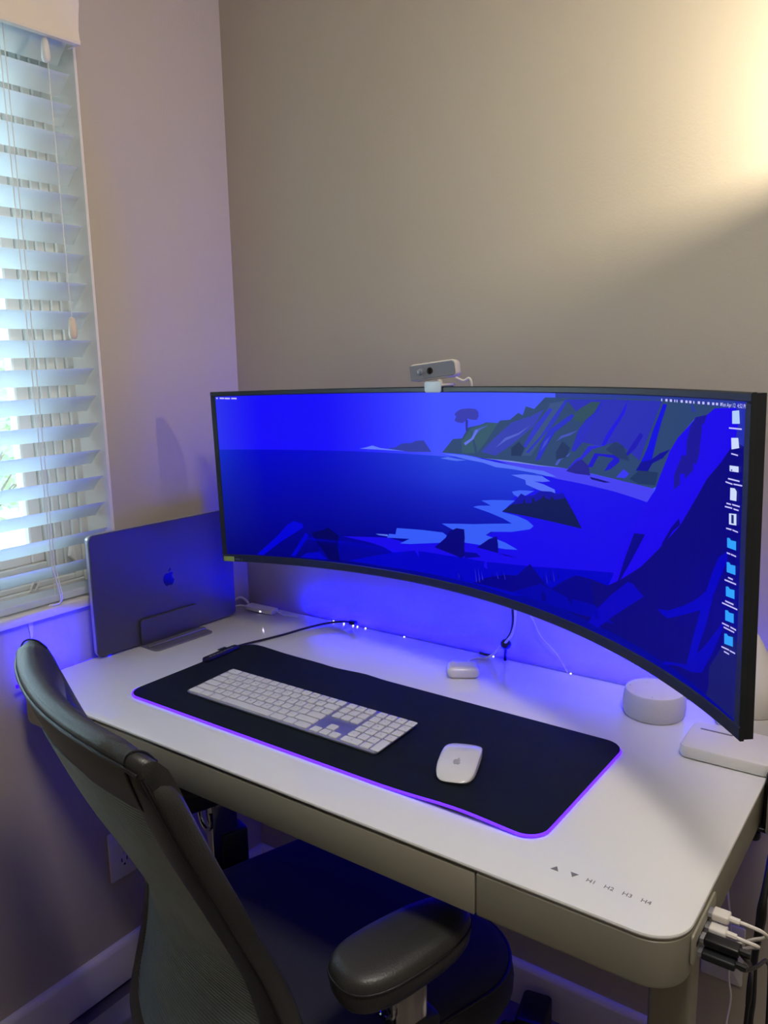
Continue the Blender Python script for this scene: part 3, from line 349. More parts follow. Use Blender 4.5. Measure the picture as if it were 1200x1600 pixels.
o_ = obj('foliage', bm, M['leaf'], t, world=True, smooth=False, kind='stuff')
struct('ground', box(nb(), -20, -.4, -10, 20, -3.6, -3.4), M['lawn'], smooth=False)
# ---------------------------------------------------------------- blind
t = thing('window_blind', 'white slatted blind with open slats hanging in the window', 'blind', (XL-.03, -.34, .14))
BY0, BY1 = -.93, .252
V = (1.151, 1.24)
pr = [(.012, 1.150), (.0135, 1.154), (.0115, 1.160), (.010, 1.175), (.0135, 1.200), (.017, 1.215), (.017, 1.262), (-.001, 1.262), (-.001, 1.150)]
bm = loft(nb(), [[(XL+.004+a+.02, yy, z_) for a, z_ in pr] for yy in (-1.0, .2465)])
box(bm, XL+.001, XL+.023, .2425, .2465, 1.150, 1.262)
obj('valance', bm, M['valance'], t, world=True)
obj('head_rail', box(nb(), -.085, -.034, WY0+.004, BY1+.004, 1.188, 1.235, .003, 1), M['blind'], t, world=True)
bm = nb(); n = 6; ring_ = []
for k in range(n+1):
    s = k/n; ring_.append((-.0345*s, -.030*s-.0022*math.sin(PI*s)*-1))
prof2 = [(a, z_) for a, z_ in ring_]+[(a-.0011, z_-.0020) for a, z_ in ring_[::-1]]
bm = loft(nb(), [[(a, yy, z_) for a, z_ in prof2] for yy in (BY0, BY1)])
sl0 = obj('slat', bm, M['blind'], t)
base = MW[t.name].translation
for k in range(19):
    o = sl0 if k == 0 else sl0.copy()
    if k: C.objects.link(o)
    o.parent = t; o.location = (-.034-base.x, -base.y, 1.1645-.0538*k-base.z)
    o.rotation_euler = (random.uniform(-.0012, .0012), random.uniform(-.02, .02), random.uniform(-.001, .001))
obj('bottom_rail', rbev(.05, BY1-BY0, .004, 0, .014, .003, 4, cx=0, cy=0, T=Matrix.Translation((-.05, (BY0+BY1)/2, .1265))), M['blind'], t, world=True)
for yc in (.12, -.32, -.78):
    for dy in (-.004, .005):
        bm = nb(); tube(bm, [(-.0315, yc+dy, 1.19), (-.0315, yc+dy, .6), (-.0315, yc+dy+(.004 if dy < 0 else 0), .142)], .0009, 6, 3)
        obj('ladder_cord', bm, M['cord'], t, world=True)
def tassel(x_, y_, z_, m):
    return obj('cord_tassel', lathe(nb(), [(.001, 0), (.0040, -.001), (.0060, -.005), (.0072, -.018), (.0080, -.031), (.0072, -.037), (.005, -.040), (.001, -.040)], 20, (x_, y_, z_)), m, t, world=True)
bm = nb(); tube(bm, [(-.008, .187, 1.16), (-.004, .188, 1.135), (-.003, .189, .9), (-.002, .190, .655)], .0008, 6, 4); obj('tilt_cord', bm, M['cord'], t, world=True)
tassel(-.005, .186, 1.150, M['wplastic']); tassel(-.002, .190, .668, M['tassel'])
bm = nb(); tube(bm, [(-.028, .117, .20), (-.016, .116, .172), (-.012, .118, .15), (-.010, .117, .130), (-.012, .105, .1262), (-.018, .095, .1255)], .0010, 6, 5)
tube(bm, [(-.028, .122, .20), (-.014, .121, .165), (-.011, .122, .135), (-.014, .113, .1265), (-.022, .10, .1258)], .0010, 6, 5); obj('loose_cord', bm, M['cord'], t, world=True)
bm = loft(nb(), [[(-.0225, .053, .104), (-.0225, .063, .104), (-.0225, .0595, .073), (-.0225, .0555, .070)], [(-.0212, .053, .104), (-.0212, .063, .104), (-.0212, .0595, .073), (-.0212, .0555, .070)]])
tag(obj('cord_cleat', bm, M['wplastic']), 'small white plastic strip stuck to the wall below the window sill', 'cleat')
# ---------------------------------------------------------------- outlets
def outlet(label, P, ax, holes=True):
    t = thing('wall_outlet', label, 'outlet', P)
    T = Matrix.Translation(P) @ (Matrix.Rotation(PI/2, 4, 'X') if ax == 'y' else Matrix.Rotation(PI/2, 4, 'Z') @ Matrix.Rotation(PI/2, 4, 'X'))
    obj('cover_plate', rbev(.070, .115, .004, .0003, .0055, .002, 4, T=T), M['wplastic'], t, world=True)
    for s in (-.0195, .0195):
        f_ = obj('socket', rbev(.034, .029, .012, .005, .0068, .0006, 6, cy=s, T=T), M['wplastic'], t, world=True)
        bm = nb()
        for dx in (-.0065, .0065): box(bm, dx-.0012, dx+.0012, s, s+.009, .0064, .0072, T=T)
        lathe(bm, [(.0001, .0064), (.0026, .0064), (.0026, .0072), (.0001, .0072)], 12, (0, s-.007, 0), T=T)
        obj('slot', bm, M['black'], f_, world=True)
    obj('screw', lathe(nb(), [(.0001, .0055), (.0022, .0055), (.0018, .0062), (.0001, .0063)], 12, T=T), M['alu'], t, world=True)
outlet('white double wall outlet on the back wall below the desk right corner', (1.122, YB, -.462), 'y')
outlet('white wall outlet plate on the left wall behind the chair back', (XL, .213, -.463), 'x')
# ================================================================ DESK
DW, DD = 1.209, .613
t = thing('standing_desk', 'white glass-topped desk with greige steel apron and a front drawer', 'desk', (DW/2, DD/2, ZF))
T0 = Matrix.Translation((DW/2, DD/2, 0))
obj('glass_top', rbev(DW, DD, .046, -.006, 0, .0028, 12, T=T0), M['desktop'], t, world=True)
def notch(inset):
    P = rr(DW-2*inset, DD-2*inset, .046-inset, 12, DW/2, DD/2)
    # notch for the drawer on the front edge (between corner 3 and corner 4)
    i = 39; y0_ = inset
    N = [(.2345, y0_), (.2345, .03), (.9745, .03), (.9745, y0_)]
    return P[:i]+N+P[i:]
rings = [[(x_, y_, z_) for x_, y_ in notch(i_)] for i_, z_ in ((.0065, -.066), (.0030, -.0645), (.0016, -.061), (.0014, -.0095), (.0035, -.0077), (.0035, -.006))]
obj('apron', loft(nb(), rings), M['desk'], t, world=True)
f_ = obj('drawer', box(nb(), .2375, .9713, .0012, .0285, -.0645, -.0100, .0012, 2), M['desk'], t, world=True)
for x_ in (.0555, 1.1015):
    lg = obj('leg', rbev(.056, .05, .006, -.745, -.066, .001, 5, T=Matrix.Translation((x_+.028, .285, 0))), M['desk'], t, world=True)
    obj('foot', box(nb(), x_, x_+.056, .03, .58, ZF+.006, ZF+.034, .006, 3), M['desk'], t, world=True)
    for y_ in (.05, .56): obj('leveller', lathe(nb(), [(.016, -.759), (.018, -.757), (.018, -.752), (.010, -.752)], 16, (x_+.028, y_, 0)), M['black'], t, world=True)
bm = nb()
flat(bm, [(-.0050, -.0036), (.0050, -.0036), (0, .0046)]); bm.transform(Matrix.Translation((1.0515, .050, 0)))
b2 = nb(); flat(b2, [(-.0050, .0040), (0, -.0042), (.0050, .0040)]); b2.transform(Matrix.Translation((1.0735, .050, 0))); me = bpy.data.meshes.new('x'); b2.to_mesh(me); bm.from_mesh(me); b2.free()
for k, s in enumerate(('H1', 'H2', 'H3', 'H4')): text_bm(bm, s, .0095, Matrix.Translation((1.0945+.0208*k, .050, .00015)))
obj('touch_controls', bm, M['mark'], t, world=True, smooth=False)
# USB panel on the right side
TU = Matrix.Translation((DW-.0014, .0, 0)) @ Matrix.Rotation(PI/2, 4, 'Z') @ Matrix.Rotation(PI/2, 4, 'X')
up = obj('usb_panel', rbev(.092, .036, .004, 0, .003, .001, 4, cx=.086, cy=-.031, T=TU), M['desk'], t, world=True)
bm = nb()
for x_ in (.060, .078, .096, .114): rbev(.014, .0065, .001, .0028, .0036, .0002, 3, cx=x_, cy=-.030, T=TU, bm=bm)
obj('port', bm, M['black'], up, world=True)
def usb(name, label, y_, z_, m, m2, L, path, r, stripe=False, group=None):
    x0 = DW+.0022
    t = thing(name, label, 'cable', (x0, y_, z_), group=group)
    obj('connector', box(nb(), x0, x0+.006, y_-.006, y_+.006, z_-.0023, z_+.0023), M['alu'], t, world=True)
    obj('plug_grip', box(nb(), x0+.004, x0+.004+L, y_-.0078, y_+.0078, z_-.0045, z_+.0045, .0022, 3), m, t, world=True)
    P = [(x0+.004+L-.002, y_, z_)]+path
    bm = nb(); tube(bm, P, r, 8, 8); obj('cord', bm, m2, t, world=True)
    bm = nb(); q = Vector(P[0]); tube(bm, [q, q+Vector((.012, 0, -.0005))], r*1.7, 8, 1); obj('strain_relief', bm, m2, t, world=True)
X = DW
usb('usb_cable', 'white charging cable plugged highest into the desk side ports', .098, -.0180, M['white'], M['white'], .018, [(X+.042, .100, -.020), (X+.056, .106, -.026), (X+.058, .116, -.038), (X+.044, .124, -.052), (X+.026, .130, -.070), (X+.006, .135, -.084)], .0021)
usb('usb_cable', 'white cable plugged in just below the topmost white plug of the desk side', .087, -.0290, M['wplastic'], M['white'], .018, [(X+.040, .088, -.031), (X+.052, .094, -.036), (X+.052, .106, -.046), (X+.040, .114, -.058), (X+.024, .12, -.078), (X+.004, .12, -.090)], .0021)
usb('usb_cable', 'black cable with a long black plug in the desk side ports', .068, -.0300, M['black'], M['black'], .036, [(X+.046, .073, -.040), (X+.046, .10, -.064), (X+.040, .15, -.108), (X+.034, .19, -.15), (X+.032, .20, -.19), (X+.030, .20, -.224), (X+.029, .20, -.40), (X+.03, .20, -.757)], .0024)
usb('usb_cable', 'thin black cable curving from the lowest plug to the cable bundle', .062, -.0425, M['blackm'], M['black'], .034, [(X+.047, .068, -.050), (X+.052, .11, -.072), (X+.048, .18, -.115), (X+.042, .24, -.160), (X+.042, .27, -.21), (X+.044, .275, -.40), (X+.045, .27, -.757)], .0021)
bm = nb(); tube(bm, [(1.232, .385, -.069), (1.232, .34, -.085), (1.2315, .305, -.12), (1.231, .30, -.15), (1.227, .30, -.21), (1.2265, .30, -.27), (1.2275, .30, -.32), (1.232, .30, -.50), (1.236, .30, -.752)], .0060, 10, 8, lambda s: .0056+.0010*math.sin(s*23))
tag(obj('cable_bundle', bm, M['black']), 'thick black cable bundle hanging beside the desk right edge', 'cable')
t = thing('clamp_bracket', 'pale flat clamp plate at the desk right edge beside the white slab', 'bracket', (X+.02, .41, -.06))
obj('body', box(nb(), X+.0075, X+.030, .37, .455, -.066, .022, .003, 2), M['desk'], t, world=True)
bm = box(nb(), X-.045, X+.020, .385, .435, -.0735, -.0672, .001, 1); box(bm, X+.0010, X+.0078, .39, .45, -.070, .012, .001, 1); obj('jaw', bm, M['black'], t, world=True)
obj('knob', lathe(nb(), [(.002, -.020), (.009, -.020), (.010, -.017), (.010, -.008), (.003, -.008), (.003, .001), (.001, .001)], 16, (X-.012, .402, -.074)), M['black'], t, world=True)
# LED tape on the back and left edge
t = thing('led_tape', 'blue glowing light tape fixed along the desk back edge', 'light strip', (.6, DD, 0))
obj('tape', box(nb(), .03, DW-.03, DD-.0012, DD+.0012, -.0080, -.0020), M['led'], t, world=True)
bm = nb()
for x_ in (.262, .292, .318, .33, .352, .455, .66, .668, .83): box(bm, x_-.0010, x_+.0010, DD-.0008, DD+.0016, -.0022, .0002)
o_ = obj('diode', bm, M['leddot'], t, world=True); o_['kind'] = 'stuff'
tag(obj('led_tape', box(nb(), -.0026, -.0005, .005, .17, -.0080, -.0012), M['led']), 'blue glowing light tape fixed along the desk left edge', 'light strip')
tag(obj('led_tape', box(nb(), .04, DW-.04, .590, .600, -.0710, -.0668), M['led']), 'blue glowing light tape under the desk back edge lighting the seat', 'light strip')
# ================================================================ MONITOR
MP = (0.73809, 0.40015, 0.36177, -0.28658, 0.0117, -0.02344, 1.00691)
def mrot(yaw, tilt, roll): return Matrix.Rotation(yaw, 3, 'Z') @ Matrix.Rotation(tilt, 3, 'X') @ Matrix.Rotation(roll, 3, 'Y')
RM = MP[6]
t = mon = thing('curved_monitor', 'ultrawide curved black monitor showing a blue coastal desktop picture', 'monitor', MP[:3], rot=mrot(*MP[3:6]))
def cy_(s, tt, off=0):
    a = s/RM; return ((RM-off)*math.sin(a), -RM+(RM-off)*math.cos(a), tt)
def curved(s0, s1, t0, t1, d0, d1, n=60, bev=.0015):
    bm = nb(); rings = []
    sec = [(t0+bev, d0), (t1-bev, d0), (t1, d0+(-bev if d1 < d0 else bev)), (t1, d1), (t0, d1), (t0, d0+(-bev if d1 < d0 else bev))]
    for i in range(n+1):
        s = s0+(s1-s0)*i/n; rings.append([cy_(s, a, b_) for a, b_ in sec])
    return loft(bm, rings)
H0, H1 = -.1745, .1745
obj('back_shell', curved(-.5985, .5985, H0+.001, H1-.001, -.001, -.0145, 60), M['blackm'], mon)
bz = nb()
for a in ((-.6, .6, .1650, H1, .0015, -.004), (-.6, .6, H0, -.1590, .0015, -.004), (-.6, -.590, -.1590, .1650, .0015, -.004), (.590, .6, -.1590, .1650, .0015, -.004)):
    c_ = curved(*a, n=60 if a[1]-a[0] > .5 else 2); me = bpy.data.meshes.new('x'); c_.to_mesh(me); c_.free(); bz.from_mesh(me); bpy.data.meshes.remove(me)
obj('bezel', bz, M['bezel'], mon)
bm = curved(-.17, .17, -.09, .10, -.0145, -.034, 16, .004); obj('rear_hump', bm, M['black'], mon)
obj('light_tape', curved(-.41, .41, -.127, -.119, -.0145, -.016, 30, .0003), M['led'], mon)
# picture
def screen():
    bm = nb(); cl = bm.loops.layers.float_color.new('col')
    def mixc(a, b, f): f = max(0, min(1, f)); return tuple(x+(y-x)*f for x, y in zip(a, b))
    def base(s, tt):
        edge = max(0, min(1, 1-(s+.590)/.10))  # left-edge tint: room reflection and viewing angle put into the picture colour
        if tt > .0615-.004*(s+.59)/.54:
            c = mixc((20, 8, 250), (62, 78, 255), (s+.34)/.26)
            c = mixc(c, (70, 92, 250), (s-0)/.3)
            return mixc(c, (46, 56, 236), edge*.9)
        v = (.0615-tt)/.22
        c = mixc((0, 2, 205), (0, 0, 118), v)
        c2 = mixc(mixc((30, 64, 218), (14, 34, 204), v*3), (0, 2, 150), (v-.25)*2.2)
        c = mixc(c, c2, (s+.36)/.3)
        return mixc(c, mixc((20, 50, 200), (4, 6, 110), v), edge*.9)
    ns, T_s = 118, []
    tl = [-.1590, -.13, -.10, -.07, -.04, -.01, .02, .04, .0585, .0617, .08, .10, .12, .14, .1650]
    for i in range(ns):
        sa, sb = -.590+1.18*i/ns, -.590+1.18*(i+1)/ns
        for ta, tb in zip(tl, tl[1:]):
            hz = .0615-.004*(sa+.59)/.54
            vs4 = [bm.verts.new(cy_(s, q, 0)) for s, q in ((sa, ta), (sb, ta), (sb, tb), (sa, tb))]
            f_ = bm.faces.new(vs4)
            up = (ta+tb)/2 > .0600-.004*((sa+sb)/2+.59)/1.2
            for l, (s, q) in zip(f_.loops, ((sa, ta), (sb, ta), (sb, tb), (sa, tb))):
                qq = max(q, .0625) if up else min(q, .0560)
                l[cl] = lin(base(s, qq))
    lay = [0]
    def poly(P, col):
        lay[0] += 1; off = .00008+.000022*lay[0]
        b2 = nb(); c2 = b2.loops.layers.float_color.new('col')
        vv = [b2.verts.new((x/1000, z/1000, 0)) for x, z in P]
        try: f_ = b2.faces.new(vv)
        except ValueError: b2.free(); return
        f_.normal_update()
        if f_.normal.z < 0: f_.normal_flip()
        bmesh.ops.triangulate(b2, faces=b2.faces[:])
        xs = [x/1000 for x, _ in P]; k = math.ceil(min(xs)/.02)
        while k*.02 < max(xs):
            bmesh.ops.bisect_plane(b2, geom=b2.verts[:]+b2.edges[:]+b2.faces[:], plane_co=(k*.02, 0, 0), plane_no=(1, 0, 0)); k += 1
        L_ = lin(col)
        for f_ in b2.faces:
            nf = bm.faces.new([bm.verts.new(cy_(v.co.x, v.co.y, off)) for v in f_.verts])
            for l in nf.loops: l[cl] = L_
        b2.free()
    for n_, c, P in SCREEN: poly(P, c)
    lay[0] += 1
    k0 = lay[0]
    for c, P in ICONS: lay[0] = k0+(1 if c[0] < 70 and c[2] < 200 else 0); poly(P, c)
    # menu bar clock
    lay[0] = k0+2; off = .0015
    (x0, z0), (x1, z1) = CLOCK
    b2 = nb(); text_bm(b2, 'Mon Apr 12  4:52 PM', .0058, Matrix.Translation(((x0+x1)/2000, (z0+z1)/2000+.0005, 0)), 0)
    for f_ in b2.faces:
        nf = bm.faces.new([bm.verts.new(cy_(v.co.x, v.co.y, off)) for v in f_.verts])
        for l in nf.loops: l[cl] = lin((205, 205, 255))
    b2.free()
    me = bpy.data.meshes.new('screen'); bm.to_mesh(me); bm.free(); me.materials.append(M['screen'])
    o = bpy.data.objects.new('screen', me); C.objects.link(o); o.parent = mon; o['label'] = 'lit screen with a blue coast of cliffs, bay and beach'
screen()
bm = nb(); 
def on_bezel(P, m, name, lab=None):
    bm = nb(); rings = []
    for off in (.0016, .0019): rings.append([cy_(s, q, off) for s, q in P])
    return obj(name, loft(bm, rings), m, mon, smooth=False, label=lab)
on_bezel([(-.5975, -.1735), (-.5735, -.1735), (-.5735, -.1635), (-.5975, -.1635)], M['green'], 'sticker', 'small green sticker on the bottom left bezel')
bm = nb()
for s_, txt, sz in ((-.5655, 'HDR', .0055), (-.5555, '|', .0075)):
    b2 = nb(); text_bm(b2, txt, sz, Matrix.Translation((s_, -.1690, 0)), 0)
    for f_ in b2.faces: bm.faces.new([bm.verts.new(cy_(v.co.x, v.co.y, .0019)) for v in f_.verts])
    b2.free()
obj('bezel_print', bm, M['silver'], mon, smooth=False)
# wall bracket, hidden behind the screen
t = thing('wall_bracket', 'black arm bracket on the wall behind the curved monitor', 'bracket', (.76, YB, .37))
bm = box(nb(), .70, .82, YB-.008, YB-.0005, .30, .44, .002, 1); obj('wall_plate', bm, M['black'], t, world=True)
bm = nb(); tube(bm, [(.76, YB-.006, .37), (.755, .50, .365), (.7505, .437, .363)], .018, 12, 3); obj('arm', bm, M['black'], t, world=True)
# ---------------------------------------------------------------- webcam
sW, tW = -.0765, .1745
pw = mon and Vector(cy_(sW, tW, 0)); MWm = MW[mon.name]
pos = MWm @ pw
aW = sW/RM
rotw = MWm.to_3x3() @ Matrix.Rotation(-aW, 3, 'Z')
t = thing('webcam', 'silver grey webcam clipped on top of the curved monitor', 'webcam', pos, rot=rotw)
TB = Matrix.Translation((-.006, .004, .0265)) @ Matrix.Rotation(math.radians(-6.0), 4, 'Y') @ Matrix.Rotation(math.radians(24), 4, 'Z') @ Matrix.Rotation(PI/2, 4, 'X')
obj('housing', rlayers(.084, .0285, .008, [(.004, -.022), (.001, -.019), (0, -.014), (0, .004), (.0012, .0062)], 6, T=TB), M['cream'], t)
fp = obj('face_plate', rlayers(.0795, .0240, .006, [(0, .0055), (0, .0072), (.0008, .0078)], 6, T=TB), M['silver'], t)
obj('lens', lathe(nb(), [(.0001, .0076), (.0052, .0076), (.0056, .0086), (.0048, .0090), (.0040, .0084), (.0001, .0092)], 24, (-.004, 0, 0), T=TB), M['lens'], t)
bm = loft(nb(), [[(x_, y_, z_) for x_, y_ in ((-.0395, -.0117), (-.0150, -.0117), (-.0165, -.006), (-.0115, 0), (-.0170, .006), (-.0185, .0117), (-.0395, .0117))] for z_ in (.0079, .0092)]); bm.transform(TB)
lathe(bm, [(.0001, .009), (.0055, .009), (.0050, .0108), (.0030, .0118), (.0001, .012)], 20, (-.0210, 0, 0), T=TB)
obj('privacy_shutter', bm, M['silver'], t)
obj('clip_plate', rbev(.038, .0185, .004, 0, .003, .001, 5, T=Matrix.Translation((-.002, -.0020, -.0005)) @ Matrix.Rotation(PI/2, 4, 'X')), M['clip'], t)
bm = box(nb(), -.010, .018, -.004, .030, .0007, .0045, .001, 1); box(bm, -.010, .018, .026, .030, -.03, .0045, .001, 1); tube(bm, [(.004, .008, .003), (.003, .009, .012)], .005, 10, 1); obj('clip_arm', bm, M['cream'], t)
bm = nb(); tube(bm, [(.028, .020, .014), (.040, .026, .008), (.048, .030, .012), (.052, .032, .004), (.050, .034, -.02), (.045, .036, -.10)], .0022, 8, 6); obj('cord', bm, M['cream'], t)
# ================================================================ THINGS ON THE DESK
# desk mat
MT = math.radians(-.45)
t = dm = thing('desk_mat', 'long black cloth desk mat with a glowing violet edge', 'desk mat', (.2105, .0904, 0), MT)
def matP(inset, w_=.803, h_=.301):
    P = rr(w_-2*inset, h_-2*inset, max(.03-inset, .006), 8, .4015, .1505); Q = []
    for i in range(len(P)):
        a, b_ = Vector(P[i]), Vector(P[(i+1) % len(P)]); n_ = (40 if (i//9) % 2 == 0 else 16) if i % 9 == 8 else 1
        for k in range(n_): Q.append(tuple(a+(b_-a)*k/n_))
    return Q
def mz(x_, y_):
    return .0055*math.exp(-((x_-.69)/.075)**2)*math.exp(-(y_/.035)**2)+.003*math.exp(-((x_-.04)/.05)**2)*math.exp(-((y_-.3)/.04)**2)
def mo(x_, y_):
    if y_ > .2: y_ += (-.0025*math.exp(-((x_-.235)/.03)**2)+.004*math.exp(-((x_-.305)/.03)**2))*(y_-.2)/.1
    return x_, y_
def M3(P, z_): 
    return [(mo(x_, y_)[0], mo(x_, y_)[1], z_+mz(x_, y_)) for x_, y_ in P]
rings = [M3(matP(.0), .0022), M3(matP(-.0004), .0034), M3(matP(.0006), .0046), M3(matP(.006), .0048), M3(matP(.03), .0048), M3(matP(.07), .0048), M3(matP(.12), .0048)]
obj('cloth', loft(nb(), rings), M['matcloth'], dm)
P = []
for (a0, b0, c0), (a1, b1, c1) in zip(M3(matP(-.0011), .0024), M3(matP(.0028), .0024)):
    f_ = max(min(1, max(0, (b0-.02)/.03)) if a0 < .4 else 0, min(1, max(0, (b0-.28)/.012)))
    P.append((a0+(a1-a0)*f_, b0+(b1-b0)*f_, c0))
def closed_tube(P, r, n=8):
    bm = nb(); N_ = len(P); rings = []
    for i in range(N_):
        p = Vector(P[i]); d = (Vector(P[(i+1) % N_])-Vector(P[i-1])).normalized(); s_ = d.cross(Vector((0, 0, 1))).normalized(); u_ = Vector((0, 0, 1))
        rings.append([bm.verts.new(p+s_*math.cos(2*PI*j/n)*r+u_*math.sin(2*PI*j/n)*r) for j in range(n)])
    for i in range(N_):
        a, b_ = rings[i], rings[(i+1) % N_]
        for j in range(n): bm.faces.new((a[j], a[(j+1) % n], b_[(j+1) % n], b_[j]))
    return bm
obj('glowing_edge', closed_tube(P, .0020), M['matled'], dm, label='glowing violet edge')
bx = obj('control_box', rbev(.017, .092, .006, .0016, .0125, .003, 6, T=Matrix.Translation((.004, .224, 0)) @ Matrix.Rotation(math.radians(2), 4, 'Z')), M['black'], dm)
bm = nb(); box(bm, -.0085, -.002, .225, .245, .0120, .0135, .0006, 1); obj('button', bm, M['blackm'], bx)
bm = nb()
for k in range(7): box(bm, .0062, .0090, .190+k*.0095, .1965+k*.0095, .0125, .0128)
obj('print', bm, M['silver'], bx, smooth=False)
bm = nb(); tube(bm, [(-.004, .268, .006), (-.002, .30, .004), (.010, .345, .003), (.022, .39, .0028), (.030, .43, .003), (.042, .475, .003), (.056, .505, .003), (.075, .5215, .004), (.095, .524, .006)], .0024, 8, 8)
obj('cord', bm, M['black'], dm)
obj('cord_plug', box(nb(), .094, .112, .518, .530, .002, .011, .003, 2), M['black'], dm)
# keyboard
KT = Matrix.Rotation(math.radians(1.9), 4, 'X')
t = kb = thing('keyboard', 'slim white keyboard with number pad on the black desk mat', 'keyboard', (.3048, .1458, .0054), math.radians(-.16))
KW, KH = .4187, .1149
body = obj('body', rbev(KW, KH, .008, .0006, .0042, .0008, 8, cx=KW/2, cy=KH/2, T=KT), M['alu'], kb)
bm = box(nb(), .02, KW-.02, .085, .108, -.0012, .0036, .001, 1); obj('battery_foot', bm, M['alu'], kb)
U = .01905; V_ = .01855; G = .0034
def rowx(ws): 
    x_ = .0036; out = []
    for q in ws: out.append((x_, q*U)); x_ += q*U
    return out
rows = [rowx([1.5, 1.25, 1.5, 6, 1.5, 1.25, 1.5]), rowx([2.25]+[1]*10+[2.25]), rowx([1.75]+[1]*11+[1.75]), rowx([1.5]+[1]*12+[1]), rowx([1]*13+[1.5]), rowx([1.5]+[1]*13)]
leg_ = [['', '', '', '', '', '', ''], ['']+list('ZXCVBNM,./')+[''], ['']+list("ASDFGHJKL;'")+[''], ['']+list('QWERTYUIOP[]')+['\\'], ['`']+list('1234567890-=')+[''], ['esc']+['F%d' % k for k in range(1, 13)]+['']]
NX = .0036+14.5*U+.0046; PX = NX+3*U+.0046
keys = []
for j, rw in enumerate(rows):
    for (x_, w_), s in zip(rw, leg_[j]): keys.append((x_, j, w_, 1, s))
for k in range(3): keys += [(NX+k*U, 5, U, 1, 'F%d' % (13+k)), (NX+k*U, 4, U, 1, ''), (NX+k*U, 3, U, 1, ''), (NX+k*U, 0, U, 1, '')]
keys.append((NX+U, 1, U, 1, ''))
for k in range(4): keys.append((PX+k*U, 5, U, 1, 'F%d' % (16+k)))
for j, s4 in ((4, ['', '=', '/', '*']), (3, list('789-')), (2, list('456+'))):
    for k in range(4): keys.append((PX+k*U, j, U, 1, s4[k]))
for k in range(3): keys.append((PX+k*U, 1, U, 1, '123'[k]))
keys += [(PX, 0, 2*U, 1, '0'), (PX+2*U, 0, U, 1, '.'), (PX+3*U, 0, U, 2, '')]
cache = {}; lb = nb()
for (x_, j, w_, hh, s) in keys:
    kk = (round(w_, 5), hh); cx_ = x_+w_/2; cyk = .0018+j*V_+V_*hh/2
    if kk not in cache:
        bm = rlayers(w_-G, V_*hh-G, .0018, [(.0004, 0), (.0, .0004), (0, .0016), (.0005, .0021)], 3); bm.transform(KT.to_3x3().to_4x4())
        cache[kk] = obj('key', bm, M['key'], kb)
        o = cache[kk]
    else: o = cache[kk].copy(); C.objects.link(o); o.parent = kb
    o.location = KT @ Vector((cx_, cyk, .0041))
    if s: text_bm(lb, s, .0042 if len(s) == 1 else .0026, KT @ Matrix.Translation((cx_, cyk, .00635)), .00005)
obj('key_print', lb, M['legend'], kb, smooth=False)
# mouse
t = ms = thing('mouse', 'white glossy mouse with a grey apple logo on the desk mat', 'mouse', (.8425, .1875, .0048), math.radians(20))
def sup(a, b_, n_, N=40): 
    P = []
    for i in range(N):
        th = 2*PI*i/N; c_, s_ = math.cos(th), math.sin(th); P.append((a*math.copysign(abs(c_)**(2/n_), c_), b_*math.copysign(abs(s_)**(2/n_), s_)))
    return P
O_ = sup(.0285, .05675, 3.8)
def arch(y_): u_ = y_/.05675; return .0075+.0135*(1-abs(u_)**2.3)
rings = [[(x_*s_, y_*s_, z_) for x_, y_ in O_] for s_, z_ in ((.90, .0005), (.94, .0012), (.955, .0045))]
obj('base', loft(nb(), rings), M['alu'], ms)
rings = [[(x_*.955, y_*.955, .0046) for x_, y_ in O_], [(x_*.995, y_*.995, .0056) for x_, y_ in O_]]
for s_, dz in ((1.0, .0022), (.99, .0012), (.96, .0006), (.88, .0002), (.75, 0), (.55, 0), (.35, 0), (.15, 0)):
    rings.append([(x_*s_, y_*s_, max(.006, arch(y_*s_)-dz-.0028*abs(x_*s_/.0285)**3)) for x_, y_ in O_])
obj('shell', loft(nb(), rings), M['mouse'], ms)
bm = nb(); apple(bm, .0105, Matrix.Translation((0, -.022, arch(-.022)+.0001)) @ Matrix.Rotation(math.radians(11), 4, 'X')); obj('logo', bm, M['glogo'], ms, smooth=False)
# earbud case
t = ec = thing('earbud_case', 'small glossy white earbud case lying behind the desk mat', 'case', (.6665, .4975, 0), math.radians(34))
TE = Matrix.Translation((0, -.012, .0112)) @ Matrix.Rotation(PI/2, 4, 'X')
def caps(z0, z1, ins):
    return rlayers(.0606-.0004, .0217, .0105, ins, 8, T=Matrix.Translation((0, 0, .0109)) @ Matrix.Rotation(PI/2, 4, 'X'))
obj('case_body', caps(0, 0, [(.0085, -.0226), (.005, -.0220), (.002, -.0195), (.0004, -.015), (0, -.008), (0, .0108)]), M['mouse'], ec)
obj('lid', caps(0, 0, [(0, .0112), (0, .014), (.0006, .0175), (.0022, .0205), (.0052, .0222), (.0085, .0228)]), M['mouse'], ec)
# smart speaker
t = sp = thing('smart_speaker', 'round white cloth-sided smart speaker below the monitor right end', 'speaker', (1.012, .527, 0))
obj('cloth_side', lathe(nb(), [(.044, .0006), (.0470, .0012), (.0490, .006), (.0500, .016), (.0498, .026), (.0485, .036), (.0468, .0405), (.0445, .0415)], 56), M['fabric'], sp)
obj('top_plate', lathe(nb(), [(.0445, .0412), (.0462, .0412), (.0458, .0425), (.0440, .0430), (.02, .0431), (.0005, .0431)], 56), M['spktop'], sp)
for k, a in enumerate((-60, 30, 120, 210)):
    a = math.radians(a+12); c_ = (.029*math.cos(a), .029*math.sin(a), 0)
    obj('button', lathe(nb(), [(.0001, .0430), (.0052, .0430), (.0050, .0434), (.0001, .0433)], 20, c_), M['spktop'], sp)
bm = nb(); 
for a in (0, 90, 180, 270):
    a = math.radians(a+12); lathe(bm, [(.0001, .0430), (.0007, .0430), (.0007, .0433), (.0001, .0433)], 8, (.039*math.cos(a), .039*math.sin(a), 0))
